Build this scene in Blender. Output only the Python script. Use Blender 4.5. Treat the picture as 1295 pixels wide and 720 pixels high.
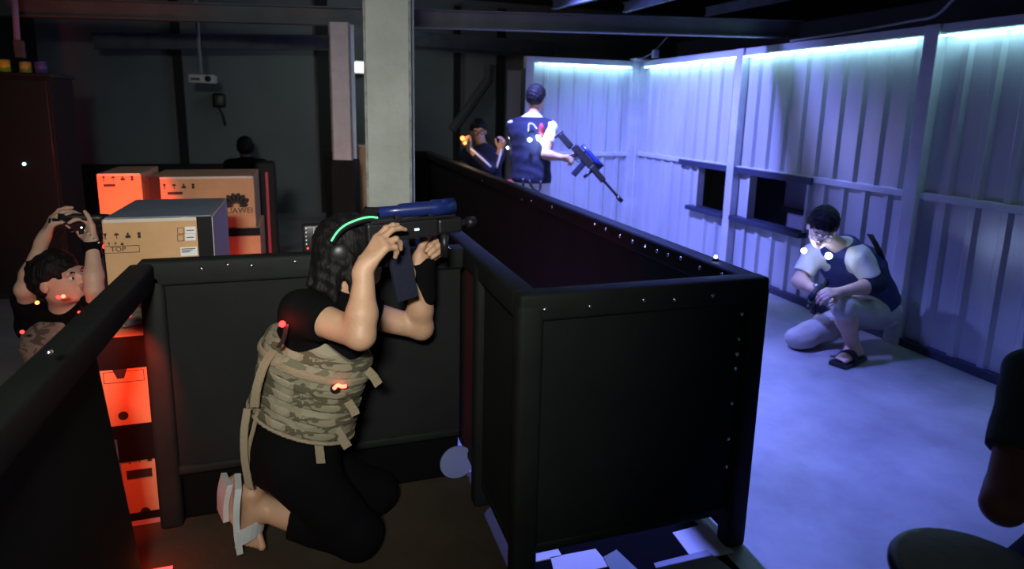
import bpy, bmesh, math, random
import numpy as np
from mathutils import Vector, Matrix

random.seed(4)
scene = bpy.context.scene
for _o in list(bpy.data.objects):
    bpy.data.objects.remove(_o, do_unlink=True)
COL = scene.collection

# ------------------------------------------------------------------ camera
F_PX, CX, CY, CAM_H = 800.0, 647.5, 288.0, 1.5
YAW, PITCH, ROLL = math.radians(18.2), math.radians(10.7), math.radians(-1.25)
_f = np.array([math.sin(YAW)*math.cos(PITCH), math.cos(YAW)*math.cos(PITCH), -math.sin(PITCH)])
_r = np.array([math.cos(YAW), -math.sin(YAW), 0.0])
_u = np.cross(_r, _f)
_R = math.cos(ROLL)*_r - math.sin(ROLL)*_u
_U = math.sin(ROLL)*_r + math.cos(ROLL)*_u
cam_data = bpy.data.cameras.new('camera')
cam = bpy.data.objects.new('camera', cam_data)
COL.objects.link(cam)
cam.matrix_world = Matrix(((_R[0], _U[0], -_f[0], 0), (_R[1], _U[1], -_f[1], 0),
                           (_R[2], _U[2], -_f[2], CAM_H), (0, 0, 0, 1)))
cam_data.sensor_width = 36.0
cam_data.lens = F_PX/1295.0*36.0
cam_data.shift_y = (CY-360.0)/1295.0
cam_data.clip_start = 0.05
cam_data.dof.use_dof = True
cam_data.dof.focus_distance = 2.3
cam_data.dof.aperture_fstop = 2.4
scene.camera = cam

# ------------------------------------------------------------------ world, light, exposure
world = bpy.data.worlds.new('world')
scene.world = world
world.use_nodes = True
world.node_tree.nodes['Background'].inputs[0].default_value = (0.55, 0.65, 0.7, 1)
world.node_tree.nodes['Background'].inputs[1].default_value = 0.05
scene.view_settings.view_transform = 'Standard'
scene.view_settings.look = 'None'
scene.view_settings.gamma = 1.0
scene.view_settings.exposure = 0.0

FILL_POWER = 10.0          # added white fill lamp, unseen, behind the camera
FLOOD_POWER = 900.0       # blue flood hung from the ceiling beam
STRIP_EMIT = 45.0         # led strip along the sheet metal wall

# ------------------------------------------------------------------ pixel -> place helpers
def ray(x, y):
    return _f + _R*(x-CX)/F_PX - _U*(y-CY)/F_PX
ORG = np.array([0.0, 0.0, CAM_H])
def atz(x, y, z):
    d = ray(x, y); return Vector(ORG + d*((z-CAM_H)/d[2]))
def aty(x, y, Y):
    d = ray(x, y); return Vector(ORG + d*(Y/d[1]))
def atx(x, y, X):
    d = ray(x, y); return Vector(ORG + d*(X/d[0]))
def atd(x, y, D):
    return Vector(ORG + ray(x, y)*D)

# ------------------------------------------------------------------ materials
MATS = {}
def mat(name, col, rough=0.6, metal=0.0, col2=None, scale=6.0, bump=0.0, bscale=40.0, emit=None, estr=0.0,
        spec=0.5, stretch=None, lo=0.35, hi=0.65, sub=0.0, coat=0.0, alpha=1.0, trans=0.0):
    if name in MATS: return MATS[name]
    m = bpy.data.materials.new(name); m.use_nodes = True
    nt = m.node_tree; b = nt.nodes['Principled BSDF']
    b.inputs['Base Color'].default_value = (*col, 1)
    b.inputs['Roughness'].default_value = rough
    b.inputs['Metallic'].default_value = metal
    b.inputs['Specular IOR Level'].default_value = spec
    if sub: 
        b.inputs['Subsurface Weight'].default_value = sub
        b.inputs['Subsurface Radius'].default_value = (0.01, 0.004, 0.002)
    if coat: b.inputs['Coat Weight'].default_value = coat
    if trans: b.inputs['Transmission Weight'].default_value = trans
    if emit:
        b.inputs['Emission Color'].default_value = (*emit, 1)
        b.inputs['Emission Strength'].default_value = estr
    if col2 or bump:
        tc = nt.nodes.new('ShaderNodeTexCoord')
        mp = nt.nodes.new('ShaderNodeMapping')
        nt.links.new(tc.outputs['Object'], mp.inputs[0])
        if stretch: mp.inputs['Scale'].default_value = stretch
    if col2:
        n = nt.nodes.new('ShaderNodeTexNoise'); n.inputs['Scale'].default_value = scale
        n.inputs['Detail'].default_value = 6; n.inputs['Roughness'].default_value = 0.6
        nt.links.new(mp.outputs[0], n.inputs['Vector'])
        cr = nt.nodes.new('ShaderNodeValToRGB')
        cr.color_ramp.elements[0].color = (*col, 1); cr.color_ramp.elements[1].color = (*col2, 1)
        cr.color_ramp.elements[0].position = lo; cr.color_ramp.elements[1].position = hi
        nt.links.new(n.outputs['Fac'], cr.inputs[0])
        nt.links.new(cr.outputs[0], b.inputs['Base Color'])
    if bump:
        n2 = nt.nodes.new('ShaderNodeTexNoise'); n2.inputs['Scale'].default_value = bscale
        n2.inputs['Detail'].default_value = 4
        nt.links.new(mp.outputs[0], n2.inputs['Vector'])
        bp = nt.nodes.new('ShaderNodeBump'); bp.inputs['Strength'].default_value = bump
        bp.inputs['Distance'].default_value = 0.01
        nt.links.new(n2.outputs['Fac'], bp.inputs['Height'])
        nt.links.new(bp.outputs[0], b.inputs['Normal'])
    MATS[name] = m
    return m

def camo_mat(name, cols, scale=9.0):
    m = bpy.data.materials.new(name); m.use_nodes = True
    nt = m.node_tree; b = nt.nodes['Principled BSDF']; b.inputs['Roughness'].default_value = 0.9
    tc = nt.nodes.new('ShaderNodeTexCoord'); mp = nt.nodes.new('ShaderNodeMapping')
    mp.inputs['Scale'].default_value = (1, 1, 2.2)
    nt.links.new(tc.outputs['Object'], mp.inputs[0])
    n = nt.nodes.new('ShaderNodeTexNoise'); n.inputs['Scale'].default_value = scale
    n.inputs['Detail'].default_value = 3; n.inputs['Distortion'].default_value = 0.6
    nt.links.new(mp.outputs[0], n.inputs['Vector'])
    cr = nt.nodes.new('ShaderNodeValToRGB'); cr.color_ramp.interpolation = 'CONSTANT'
    el = cr.color_ramp.elements
    el[0].position = 0; el[0].color = (*cols[0], 1); el[1].position = 0.42; el[1].color = (*cols[1], 1)
    for p, c in ((0.52, cols[2]), (0.62, cols[3])):
        e = el.new(p); e.color = (*c, 1)
    nt.links.new(n.outputs['Fac'], cr.inputs[0]); nt.links.new(cr.outputs[0], b.inputs['Base Color'])
    n2 = nt.nodes.new('ShaderNodeTexNoise'); n2.inputs['Scale'].default_value = 300
    bp = nt.nodes.new('ShaderNodeBump'); bp.inputs['Strength'].default_value = 0.3; bp.inputs['Distance'].default_value = 0.002
    nt.links.new(tc.outputs['Object'], n2.inputs['Vector'])
    nt.links.new(n2.outputs['Fac'], bp.inputs['Height']); nt.links.new(bp.outputs[0], b.inputs['Normal'])
    MATS[name] = m
    return m

def glow(name, col, s):
    return mat(name, (0.02, 0.02, 0.02), emit=col, estr=s)

M_VINYL = mat('black_vinyl', (0.009, 0.011, 0.0105), 0.7, spec=0.2, bump=0.35, bscale=14, col2=(0.013, 0.016, 0.015), scale=5)
M_PANEL = mat('black_canvas', (0.009, 0.0105, 0.0105), 0.85, spec=0.2, bump=0.2, bscale=9, col2=(0.013, 0.015, 0.015), scale=3)
M_BLACK = mat('black_plastic', (0.012, 0.012, 0.014), 0.4)
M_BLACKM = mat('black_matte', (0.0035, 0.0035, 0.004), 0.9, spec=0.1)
M_CLOTHB = mat('black_cloth', (0.004, 0.004, 0.0045), 0.95, spec=0.1, bump=0.4, bscale=60)
M_NAVY = mat('navy_cloth', (0.006, 0.010, 0.028), 0.9, bump=0.4, bscale=60)
M_SKIN = mat('skin', (0.50, 0.29, 0.18), 0.5, col2=(0.56, 0.34, 0.21), scale=14, bump=0.12, bscale=120, sub=0.08)
M_SKIN_PALE = mat('skin_pale', (0.56, 0.36, 0.26), 0.5, col2=(0.60, 0.40, 0.29), scale=14, bump=0.1, bscale=120, sub=0.08)
M_HAIR = mat('black_hair', (0.005, 0.0045, 0.0045), 0.65, spec=0.25, bump=0.9, bscale=60, stretch=(1, 1, 0.2))
M_STEEL = mat('grey_painted_steel', (0.33, 0.36, 0.33), 0.55, col2=(0.41, 0.445, 0.415), scale=5, bump=0.25, bscale=30)
M_STEELD = mat('dark_painted_steel', (0.10, 0.12, 0.13), 0.6, col2=(0.06, 0.07, 0.08), scale=5, bump=0.2)
M_SHEET = mat('galvanised_sheet', (0.55, 0.57, 0.60), 0.36, metal=0.3, col2=(0.46, 0.48, 0.52), scale=2.5, stretch=(1, 1, 0.3), bump=0.06, bscale=6)
M_POST = mat('pale_painted_steel', (0.55, 0.57, 0.60), 0.5, metal=0.15, col2=(0.46, 0.47, 0.5), scale=4)
M_CONC = mat('concrete', (0.20, 0.20, 0.215), 0.40, col2=(0.44, 0.44, 0.45), scale=1.6, lo=0.3, hi=0.7, bump=0.12, bscale=12)
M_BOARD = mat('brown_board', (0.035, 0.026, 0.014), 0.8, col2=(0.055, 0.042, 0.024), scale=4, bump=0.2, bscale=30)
M_WALLD = mat('dull_plaster', (0.16, 0.19, 0.185), 0.9, col2=(0.19, 0.22, 0.215), scale=1.5)
M_DARKWALL = mat('black_paint', (0.010, 0.011, 0.012), 0.8)
M_CARD = mat('cardboard', (0.55, 0.32, 0.15), 0.85, col2=(0.61, 0.36, 0.18), scale=8, bump=0.12, bscale=70)
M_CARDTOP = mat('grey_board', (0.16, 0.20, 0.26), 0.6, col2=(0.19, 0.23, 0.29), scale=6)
M_TAPE = mat('pale_tape', (0.62, 0.55, 0.45), 0.35)
M_WRAP = mat('black_wrap', (0.004, 0.004, 0.0045), 0.6, spec=0.2)
M_INK = mat('black_ink', (0.02, 0.014, 0.010), 0.7)
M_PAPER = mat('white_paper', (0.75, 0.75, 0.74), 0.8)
M_CHROME = mat('nickel', (0.75, 0.75, 0.74), 0.25, metal=1.0)
M_WHITE = mat('white_rubber', (0.62, 0.66, 0.66), 0.6, col2=(0.52, 0.56, 0.57), scale=12)
M_CREAM = mat('cream_cloth', (0.66, 0.64, 0.58), 0.95, bump=0.35, bscale=50)
M_WHITECL = mat('white_cloth', (0.75, 0.75, 0.77), 0.95, bump=0.35, bscale=50)
M_KHAKI = mat('khaki_cloth', (0.42, 0.40, 0.36), 0.95, bump=0.4, bscale=40, col2=(0.48, 0.46, 0.42))
M_GREEND = mat('dark_green_cloth', (0.02, 0.05, 0.043), 0.95, bump=0.3)
M_OLIVE = mat('olive_canvas', (0.20, 0.205, 0.12), 0.9, col2=(0.25, 0.26, 0.15), bump=0.4, bscale=30)
M_REDCL = mat('red_cloth', (0.45, 0.05, 0.06), 0.9)
M_GUNBLUE = mat('blue_gun_plastic', (0.012, 0.025, 0.14), 0.28)
M_GLASS = mat('clear_lens', (0.75, 0.8, 0.9), 0.1, trans=0.6)
M_EYE = mat('eye_white', (0.6, 0.6, 0.58), 0.3)
M_IRIS = mat('iris', (0.02, 0.012, 0.008), 0.2)
M_STRAP = mat('tan_webbing', (0.30, 0.25, 0.16), 0.9, bump=0.5, bscale=140)
M_CAMO = camo_mat('tan_camouflage', [(0.085, 0.080, 0.045), (0.235, 0.215, 0.14), (0.285, 0.265, 0.18), (0.145, 0.15, 0.09)], 9)
M_CAMOD = camo_mat('brown_camouflage', [(0.08, 0.06, 0.05), (0.20, 0.15, 0.12), (0.26, 0.2, 0.15), (0.12, 0.10, 0.08)], 12)
G_RED = glow('added_red_led', (1.0, 0.03, 0.03), 5)
G_REDHOT = glow('red_hot_led', (1.0, 0.12, 0.06), 6)
G_ORANGE = glow('orange_led', (1.0, 0.22, 0.04), 6)
G_GREEN = glow('green_glow', (0.10, 1.0, 0.30), 2.2)
G_WHITE = glow('white_led', (0.75, 0.85, 1.0), 45)
G_BLUEW = glow('blue_white_led', (0.45, 0.6, 1.0), 60)
G_CYANDOT = glow('cyan_led', (0.55, 0.95, 1.0), 3)
G_FILL = glow('fill_lens', (0.9, 1.0, 0.97), 8)
G_BACK = glow('far_tube', (0.9, 1.0, 0.97), 2.5)
G_STRIP = glow('led_strip_cyan', (0.42, 0.85, 0.95), STRIP_EMIT)
G_FLOOD = glow('flood_lens', (0.25, 0.3, 1.0), 20)
G_YELLOW = glow('yellow_led', (1.0, 0.65, 0.1), 9)

# ------------------------------------------------------------------ object helpers
WLOC = {}
def tag(o, label=None, cat=None, group=None, kind=None):
    if label: o['label'] = label
    if cat: o['category'] = cat
    if group: o['group'] = group
    if kind: o['kind'] = kind
    return o
def empty(name, loc, label=None, cat=None, group=None, kind=None, rot=None):
    o = bpy.data.objects.new(name, None); COL.objects.link(o)
    o.empty_display_size = 0.1
    o.location = loc
    if rot is not None: o.rotation_euler = rot.to_euler()
    WLOC[o.name] = Vector(loc)
    return tag(o, label, cat, group, kind)
def link(name, me, material, parent=None, smooth=False, local=False):
    """me holds world coordinates (local=True: coordinates of the parent)."""
    o = bpy.data.objects.new(name, me); COL.objects.link(o)
    if material is not None:
        me.materials.clear()
        me.materials.append(material)
    if smooth:
        for p in me.polygons: p.use_smooth = True
    n = len(me.vertices)
    co = np.empty(n*3); me.vertices.foreach_get('co', co); co = co.reshape(-1, 3)
    c = Vector((co.min(0)+co.max(0))/2)
    me.transform(Matrix.Translation(-c))
    o.location = c
    if parent is not None:
        o.parent = parent
        if not local: o.location = c - WLOC[parent.name]
    WLOC[o.name] = c if not local or parent is None else WLOC[parent.name]
    return o
def place(name, me, loc, parent=None, rot=None):
    o = bpy.data.objects.new(name, me); COL.objects.link(o)
    o.location = Vector(loc) - (WLOC[parent.name] if parent else Vector())
    if rot is not None: o.rotation_euler = rot.to_euler()
    o.parent = parent
    WLOC[o.name] = Vector(loc)
    return o
def bm_mesh(bm, name='m'):
    me = bpy.data.meshes.new(name); bm.to_mesh(me); bm.free(); return me
def b_box(bm, lo, hi, bevel=0.0, seg=2, mtx=None):
    g = bmesh.ops.create_cube(bm, size=1.0)
    vs = g['verts']
    for v in vs:
        v.co = Vector([lo[i] + (v.co[i]+0.5)*(hi[i]-lo[i]) for i in range(3)])
    if bevel:
        es = list({e for v in vs for e in v.link_edges})
        r = bmesh.ops.bevel(bm, geom=es, offset=bevel, segments=seg, profile=0.5, affect='EDGES')
        vs = list({v for f in r['faces'] for v in f.verts} | {v for v in vs if v.is_valid})
    if mtx is not None:
        bmesh.ops.transform(bm, matrix=mtx, verts=vs)
    return vs
def box(lo, hi, bevel=0.0, seg=2, mtx=None):
    bm = bmesh.new(); lo2 = [min(lo[i], hi[i]) for i in range(3)]; hi2 = [max(lo[i], hi[i]) for i in range(3)]
    b_box(bm, lo2, hi2, bevel, seg, mtx); return bm_mesh(bm)
def b_tube(bm, pts, r, n=10, cap=True):
    pts = [Vector(p) for p in pts]
    rs = r if isinstance(r, (list, tuple)) else [r]*len(pts)
    rings = []; prev = None
    for i, p in enumerate(pts):
        t = (pts[min(i+1, len(pts)-1)]-pts[max(i-1, 0)]).normalized()
        if prev is None:
            a = t.orthogonal().normalized()
        else:
            a = (prev - t*prev.dot(t))
            a = a.normalized() if a.length > 1e-6 else t.orthogonal().normalized()
        prev = a; b = t.cross(a)
        rings.append([bm.verts.new(p + (a*math.cos(2*math.pi*k/n)+b*math.sin(2*math.pi*k/n))*rs[i]) for k in range(n)])
    for i in range(len(rings)-1):
        for k in range(n):
            bm.faces.new((rings[i][k], rings[i][(k+1) % n], rings[i+1][(k+1) % n], rings[i+1][k]))
    if cap:
        bm.faces.new(rings[0][::-1]); bm.faces.new(rings[-1])
def tube(pts, r, n=10):
    bm = bmesh.new(); b_tube(bm, pts, r, n); bmesh.ops.recalc_face_normals(bm, faces=bm.faces); return bm_mesh(bm)
def bez(pts, n=8):
    """Catmull-Rom through pts"""
    P = [Vector(p) for p in pts]; P = [P[0]*2-P[1]] + P + [P[-1]*2-P[-2]]
    out = []
    for i in range(1, len(P)-2):
        for k in range(n):
            t = k/n
            out.append(0.5*((2*P[i]) + (P[i+1]-P[i-1])*t + (2*P[i-1]-5*P[i]+4*P[i+1]-P[i+2])*t*t + (3*P[i]-P[i-1]-3*P[i+1]+P[i+2])*t**3))
    out.append(P[-2]); return out
def ribbon(pts, wid, thick=0.003):
    """strap: pts path, wid a vector (full width)"""
    bm = bmesh.new(); pts = [Vector(p) for p in pts]; w = Vector(wid)/2; rows = []
    for i, p in enumerate(pts):
        t = (pts[min(i+1, len(pts)-1)]-pts[max(i-1, 0)]).normalized()
        n = t.cross(w).normalized()*thick/2
        rows.append([bm.verts.new(p+w+n), bm.verts.new(p-w+n), bm.verts.new(p-w-n), bm.verts.new(p+w-n)])
    for a, b in zip(rows, rows[1:]):
        for k in range(4): bm.faces.new((a[k], a[(k+1) % 4], b[(k+1) % 4], b[k]))
    bm.faces.new(rows[0][::-1]); bm.faces.new(rows[-1])
    bmesh.ops.recalc_face_normals(bm, faces=bm.faces)
    return bm_mesh(bm)
def ico(r, sub=2, sc=(1, 1, 1), loc=(0, 0, 0)):
    bm = bmesh.new(); bmesh.ops.create_icosphere(bm, subdivisions=sub, radius=r)
    for v in bm.verts: v.co = Vector((v.co.x*sc[0], v.co.y*sc[1], v.co.z*sc[2])) + Vector(loc)
    return bm_mesh(bm)
def prism(poly, n, thick):
    """poly: 3d points in a plane, extruded by -n*thick"""
    bm = bmesh.new(); n = Vector(n)*thick
    a = [bm.verts.new(Vector(p)) for p in poly]; b = [bm.verts.new(Vector(p)-n) for p in poly]
    bm.faces.new(a); bm.faces.new(b[::-1])
    for i in range(len(a)): bm.faces.new((a[i], b[i], b[(i+1) % len(a)], a[(i+1) % len(a)]))
    bmesh.ops.recalc_face_normals(bm, faces=bm.faces)
    return bm_mesh(bm)
def text_mesh(s, size, loc, xdir, ydir, ext=0.0006, align='CENTER'):
    cu = bpy.data.curves.new('t', 'FONT'); cu.body = s; cu.size = size; cu.extrude = ext
    cu.align_x = align; cu.align_y = 'CENTER'; cu.resolution_u = 3
    o = bpy.data.objects.new('t', cu); COL.objects.link(o)
    dg = bpy.context.evaluated_depsgraph_get()
    me = bpy.data.meshes.new_from_object(o.evaluated_get(dg))
    bpy.data.objects.remove(o); bpy.data.curves.remove(cu)
    x = Vector(xdir).normalized(); y = Vector(ydir).normalized(); z = x.cross(y)
    me.transform(Matrix(((x.x, y.x, z.x, loc[0]), (x.y, y.y, z.y, loc[1]), (x.z, y.z, z.z, loc[2]), (0, 0, 0, 1))))
    return me
def frame_rot(x, z):
    x = Vector(x).normalized(); z = Vector(z); z = (z - x*z.dot(x)).normalized(); y = z.cross(x)
    return Matrix(((x.x, y.x, z.x), (x.y, y.y, z.y), (x.z, y.z, z.z)))
def lamp(name, loc, power, col, radius=0.02, parent=None, kind='POINT', **kw):
    l = bpy.data.lights.new(name, kind); l.energy = power; l.color = col
    if kind in ('POINT', 'SPOT'): l.shadow_soft_size = radius
    for k, v in kw.items(): setattr(l, k, v)
    o = bpy.data.objects.new(name, l); COL.objects.link(o); o.location = loc
    if parent is not None:
        o.parent = parent; o.location = Vector(loc)-WLOC[parent.name]
    return o
def aim(o, to, frm):
    o.rotation_euler = (Vector(to)-Vector(frm)).to_track_quat('-Z', 'Y').to_euler()

# ------------------------------------------------------------------ smooth solids (bodies, cloth)
def V3(p): return np.array([p[0], p[1], p[2]], float)
def cap(a, b, ra, rb=None, k=0.02): return dict(t='cap', a=V3(a), b=V3(b), ra=ra, rb=ra if rb is None else rb, k=k)
def fcap(a, b, ra, rb=None, k=0.02):
    d = cap(a, b, ra, rb, k); d['flat'] = True; return d
def ecap(a, b, ra, rb, side, q, k=0.04):
    d = cap(a, b, ra, rb, k); s = V3(side); d['s'] = s/np.linalg.norm(s); d['q'] = q; return d
def ell(c, rad, ax, k=0.02, op='u'):
    return dict(t='ell', c=V3(c), r=np.array(rad, float), ax=np.array([V3(a)/np.linalg.norm(V3(a)) for a in ax]), k=k, op=op)
def infl(prims, e):
    out = []
    for p in prims:
        p = dict(p)
        if p['t'] == 'cap': p['ra'] += e; p['rb'] += e
        else: p['r'] = p['r'] + e
        out.append(p)
    return out
def _bounds(p):
    if p['t'] == 'cap':
        r = max(p['ra'], p['rb'])*p.get('q', 1.0)
        return np.minimum(p['a'], p['b'])-r, np.maximum(p['a'], p['b'])+r
    r = p['r'].max(); return p['c']-r, p['c']+r
def solid(prims, h=0.006, clip=None, noise=0.0, nf=40.0):
    lo = np.min([_bounds(p)[0] for p in prims if p.get('op', 'u') == 'u'], 0)-3*h
    hi = np.max([_bounds(p)[1] for p in prims if p.get('op', 'u') == 'u'], 0)+3*h
    n = np.ceil((hi-lo)/h).astype(int)+1
    val = np.full(n, 0.2, np.float32)
    axs = [lo[i]+h*np.arange(n[i]) for i in range(3)]
    for p in prims:
        b0, b1 = _bounds(p); m = p['k']+2.5*h
        i0 = np.clip(np.floor((b0-m-lo)/h).astype(int), 0, n-1); i1 = np.clip(np.ceil((b1+m-lo)/h).astype(int)+1, 1, n)
        if (i1 <= i0).any(): continue
        sl = tuple(slice(i0[i], i1[i]) for i in range(3))
        X = axs[0][sl[0]][:, None, None]; Y = axs[1][sl[1]][None, :, None]; Z = axs[2][sl[2]][None, None, :]
        if p['t'] == 'cap':
            a, b = p['a'], p['b']; ba = b-a; L2 = max(ba@ba, 1e-9)
            x, y, z = X-a[0], Y-a[1], Z-a[2]
            t0 = (x*ba[0]+y*ba[1]+z*ba[2])/L2; t = np.clip(t0, 0, 1)
            x, y, z = x-t*ba[0], y-t*ba[1], z-t*ba[2]
            if 's' in p:
                s = p['s']; f = (x*s[0]+y*s[1]+z*s[2])*(1/p['q']-1)
                x, y, z = x+f*s[0], y+f*s[1], z+f*s[2]
            d = np.sqrt(x*x+y*y+z*z)-(p['ra']+(p['rb']-p['ra'])*t)
            if p.get('flat'): d = np.maximum(d, (t0-1)*math.sqrt(L2))
        else:
            c, r, A = p['c'], p['r'], p['ax']
            x, y, z = X-c[0], Y-c[1], Z-c[2]
            q = [(x*A[i][0]+y*A[i][1]+z*A[i][2])/r[i] for i in range(3)]
            k0 = np.sqrt(q[0]**2+q[1]**2+q[2]**2)
            k1 = np.sqrt((q[0]/r[0])**2+(q[1]/r[1])**2+(q[2]/r[2])**2)+1e-6
            d = k0*(k0-1)/k1
        old = val[sl]; k = max(p['k'], 1e-4)
        if p.get('op', 'u') == 'u':
            hh = np.maximum(k-np.abs(old-d), 0)/k
            val[sl] = np.minimum(old, d)-hh*hh*k*0.25
        else:
            hh = np.maximum(k-np.abs(old+d), 0)/k
            val[sl] = np.maximum(old, -d)+hh*hh*k*0.25
    X = axs[0][:, None, None]; Y = axs[1][None, :, None]; Z = axs[2][None, None, :]
    if noise:
        val = val + noise*(np.sin(X*nf+1.7*np.sin(Z*nf*0.6))*np.sin(Y*nf*0.9+Z*nf*0.5)+0.6*np.sin(Z*nf*1.3+X*nf*0.8+Y*nf*0.4)).astype(np.float32)
    if clip is not None:
        val = np.maximum(val, clip(X, Y, Z))
    return nets(val, lo, h)
def nets(v, lo, h):
    ins = v < 0
    c = [ins[i:ins.shape[0]-1+i, j:ins.shape[1]-1+j, k:ins.shape[2]-1+k] for i in (0, 1) for j in (0, 1) for k in (0, 1)]
    s = sum(x.astype(np.int8) for x in c)
    act = np.argwhere((s > 0) & (s < 8))
    idx = np.full(s.shape, -1, np.int32); idx[tuple(act.T)] = np.arange(len(act))
    acc = np.zeros((len(act), 3)); cnt = np.zeros(len(act))
    off = [(i, j, k) for i in (0, 1) for j in (0, 1) for k in (0, 1)]
    cv = [v[act[:, 0]+o[0], act[:, 1]+o[1], act[:, 2]+o[2]] for o in off]
    for ia in range(8):
        for ib in range(ia+1, 8):
            oa, ob = np.array(off[ia]), np.array(off[ib])
            if np.abs(oa-ob).sum() != 1: continue
            va, vb = cv[ia], cv[ib]; m = (va < 0) != (vb < 0)
            t = np.where(m, va/np.where(m, va-vb, 1), 0)
            acc += np.where(m[:, None], oa+(ob-oa)*t[:, None], 0); cnt += m
    verts = lo + h*(act + acc/np.maximum(cnt, 1)[:, None])
    quads = []
    for ax in range(3):
        a1, a2 = [(1, 2), (2, 0), (0, 1)][ax]
        sh = np.array(ins.shape); sl0 = [slice(1, -1)]*3; sl1 = [slice(1, -1)]*3
        sl0[ax] = slice(0, -1); sl1[ax] = slice(1, None)
        A, B = ins[tuple(sl0)], ins[tuple(sl1)]
        for flip, mk in ((False, A & ~B), (True, ~A & B)):
            p = np.argwhere(mk)
            if not len(p): continue
            base = p.copy()
            for q in range(3):
                if q != ax: base[:, q] += 1
            e1 = np.zeros(3, int); e1[a1] = 1; e2 = np.zeros(3, int); e2[a2] = 1
            q = [idx[tuple((base-d).T)] for d in (e1+e2, e2, 0*e1, e1)]
            if flip: q = q[::-1]
            quads.append(np.stack(q, 1))
    Q = np.concatenate(quads); Q = Q[(Q >= 0).all(1)]
    me = bpy.data.meshes.new('solid')
    me.vertices.add(len(verts)); me.vertices.foreach_set('co', verts.astype(np.float32).ravel())
    me.loops.add(len(Q)*4); me.loops.foreach_set('vertex_index', Q.astype(np.int32).ravel())
    me.polygons.add(len(Q)); me.polygons.foreach_set('loop_start', np.arange(0, len(Q)*4, 4, dtype=np.int32))
    me.update(calc_edges=True)
    me.polygons.foreach_set('use_smooth', np.ones(len(Q), bool))
    return me

def nrm(v): return Vector(v).normalized()
def head_prims(c, fwd, up, s=1.0, face=True):
    c = Vector(c); f = nrm(fwd); u = Vector(up); u = (u-f*u.dot(f)).normalized(); r = f.cross(u)
    P = lambda a, b, d: c+(f*a+u*b+r*d)*s
    out = [ell(P(-0.012, 0.030, 0), (0.095*s, 0.088*s, 0.076*s), (f, u, r), 0.02),
           ell(P(0.020, -0.045, 0), (0.068*s, 0.068*s, 0.058*s), (f, u, r), 0.04),
           ell(P(0.058, -0.090, 0), (0.024*s, 0.020*s, 0.024*s), (f, u, r), 0.03)]
    if face:
        out += [cap(P(0.078, 0.018, -0.045), P(0.078, 0.018, 0.045), 0.010*s, k=0.02),
                ell(P(0.098, -0.005, 0.032), (0.020*s, 0.013*s, 0.019*s), (f, u, r), 0.012, 'sub'),
                ell(P(0.098, -0.005, -0.032), (0.020*s, 0.013*s, 0.019*s), (f, u, r), 0.012, 'sub'),
                cap(P(0.084, 0.008, 0), P(0.106, -0.030, 0), 0.008*s, 0.011*s, 0.012),
                cap(P(0.092, -0.034, -0.011), P(0.092, -0.034, 0.011), 0.009*s, k=0.008),
                cap(P(0.082, -0.058, -0.016), P(0.082, -0.058, 0.016), 0.008*s, k=0.006),
                cap(P(0.080, -0.069, -0.013), P(0.080, -0.069, 0.013), 0.008*s, k=0.006)]
    for sd in (-1, 1):
        out += [ell(P(-0.012, -0.012, sd*0.078), (0.018*s, 0.030*s, 0.009*s), (f+r*0.2*sd, u, r), 0.008)]
    return out
def hair_prims(c, fwd, up, s=1.0, low=-0.02):
    c = Vector(c); f = nrm(fwd); u = Vector(up); u = (u-f*u.dot(f)).normalized(); r = f.cross(u)
    P = lambda a, b, d: c+(f*a+u*b+r*d)*s
    return [ell(P(-0.018, 0.042, 0), (0.104*s, 0.092*s, 0.086*s), (f, u, r), 0.02),
            ell(P(-0.040, 0.000, 0), (0.080*s, 0.075*s, 0.083*s), (f, u, r), 0.03),
            ell(P(0.124, -0.070, 0), (0.085*s, 0.115*s, 0.12*s), (f, u, r), 0.015, 'sub'),
            ell(P(0.02, -0.075, 0.09), (0.05*s, 0.09*s, 0.05*s), (f, u, r), 0.01, 'sub'),
            ell(P(0.02, -0.075, -0.09), (0.05*s, 0.09*s, 0.05*s), (f, u, r), 0.01, 'sub')]
def add_face(root, c, fwd, up, s=1.0):
    c = Vector(c); f = nrm(fwd); u = Vector(up); u = (u-f*u.dot(f)).normalized(); r = f.cross(u)
    P = lambda a, b, d: c+(f*a+u*b+r*d)*s
    for sd in (-1, 1):
        e = link('eye', ico(0.0115*s, 2, loc=P(0.0745, -0.006, 0.032*sd)), M_EYE, root, True)
        link('iris', ico(0.0062*s, 2, loc=P(0.0825, -0.006, 0.032*sd)), M_IRIS, e, True)
        link('eyebrow', tube(bez([P(0.088, 0.014, 0.016*sd), P(0.089, 0.020, 0.034*sd), P(0.080, 0.014, 0.052*sd)], 4),
                             [0.003]*4+[0.004]*4+[0.002], 6), M_HAIR, root, True)
    link('lips', solid([cap(P(0.087, -0.0585, -0.014), P(0.087, -0.0585, 0.014), 0.0055*s, k=0.003),
                        cap(P(0.086, -0.067, -0.011), P(0.086, -0.067, 0.011), 0.0055*s, k=0.003)], 0.002), mat('lips', (0.45, 0.16, 0.13), 0.5), root)
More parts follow.
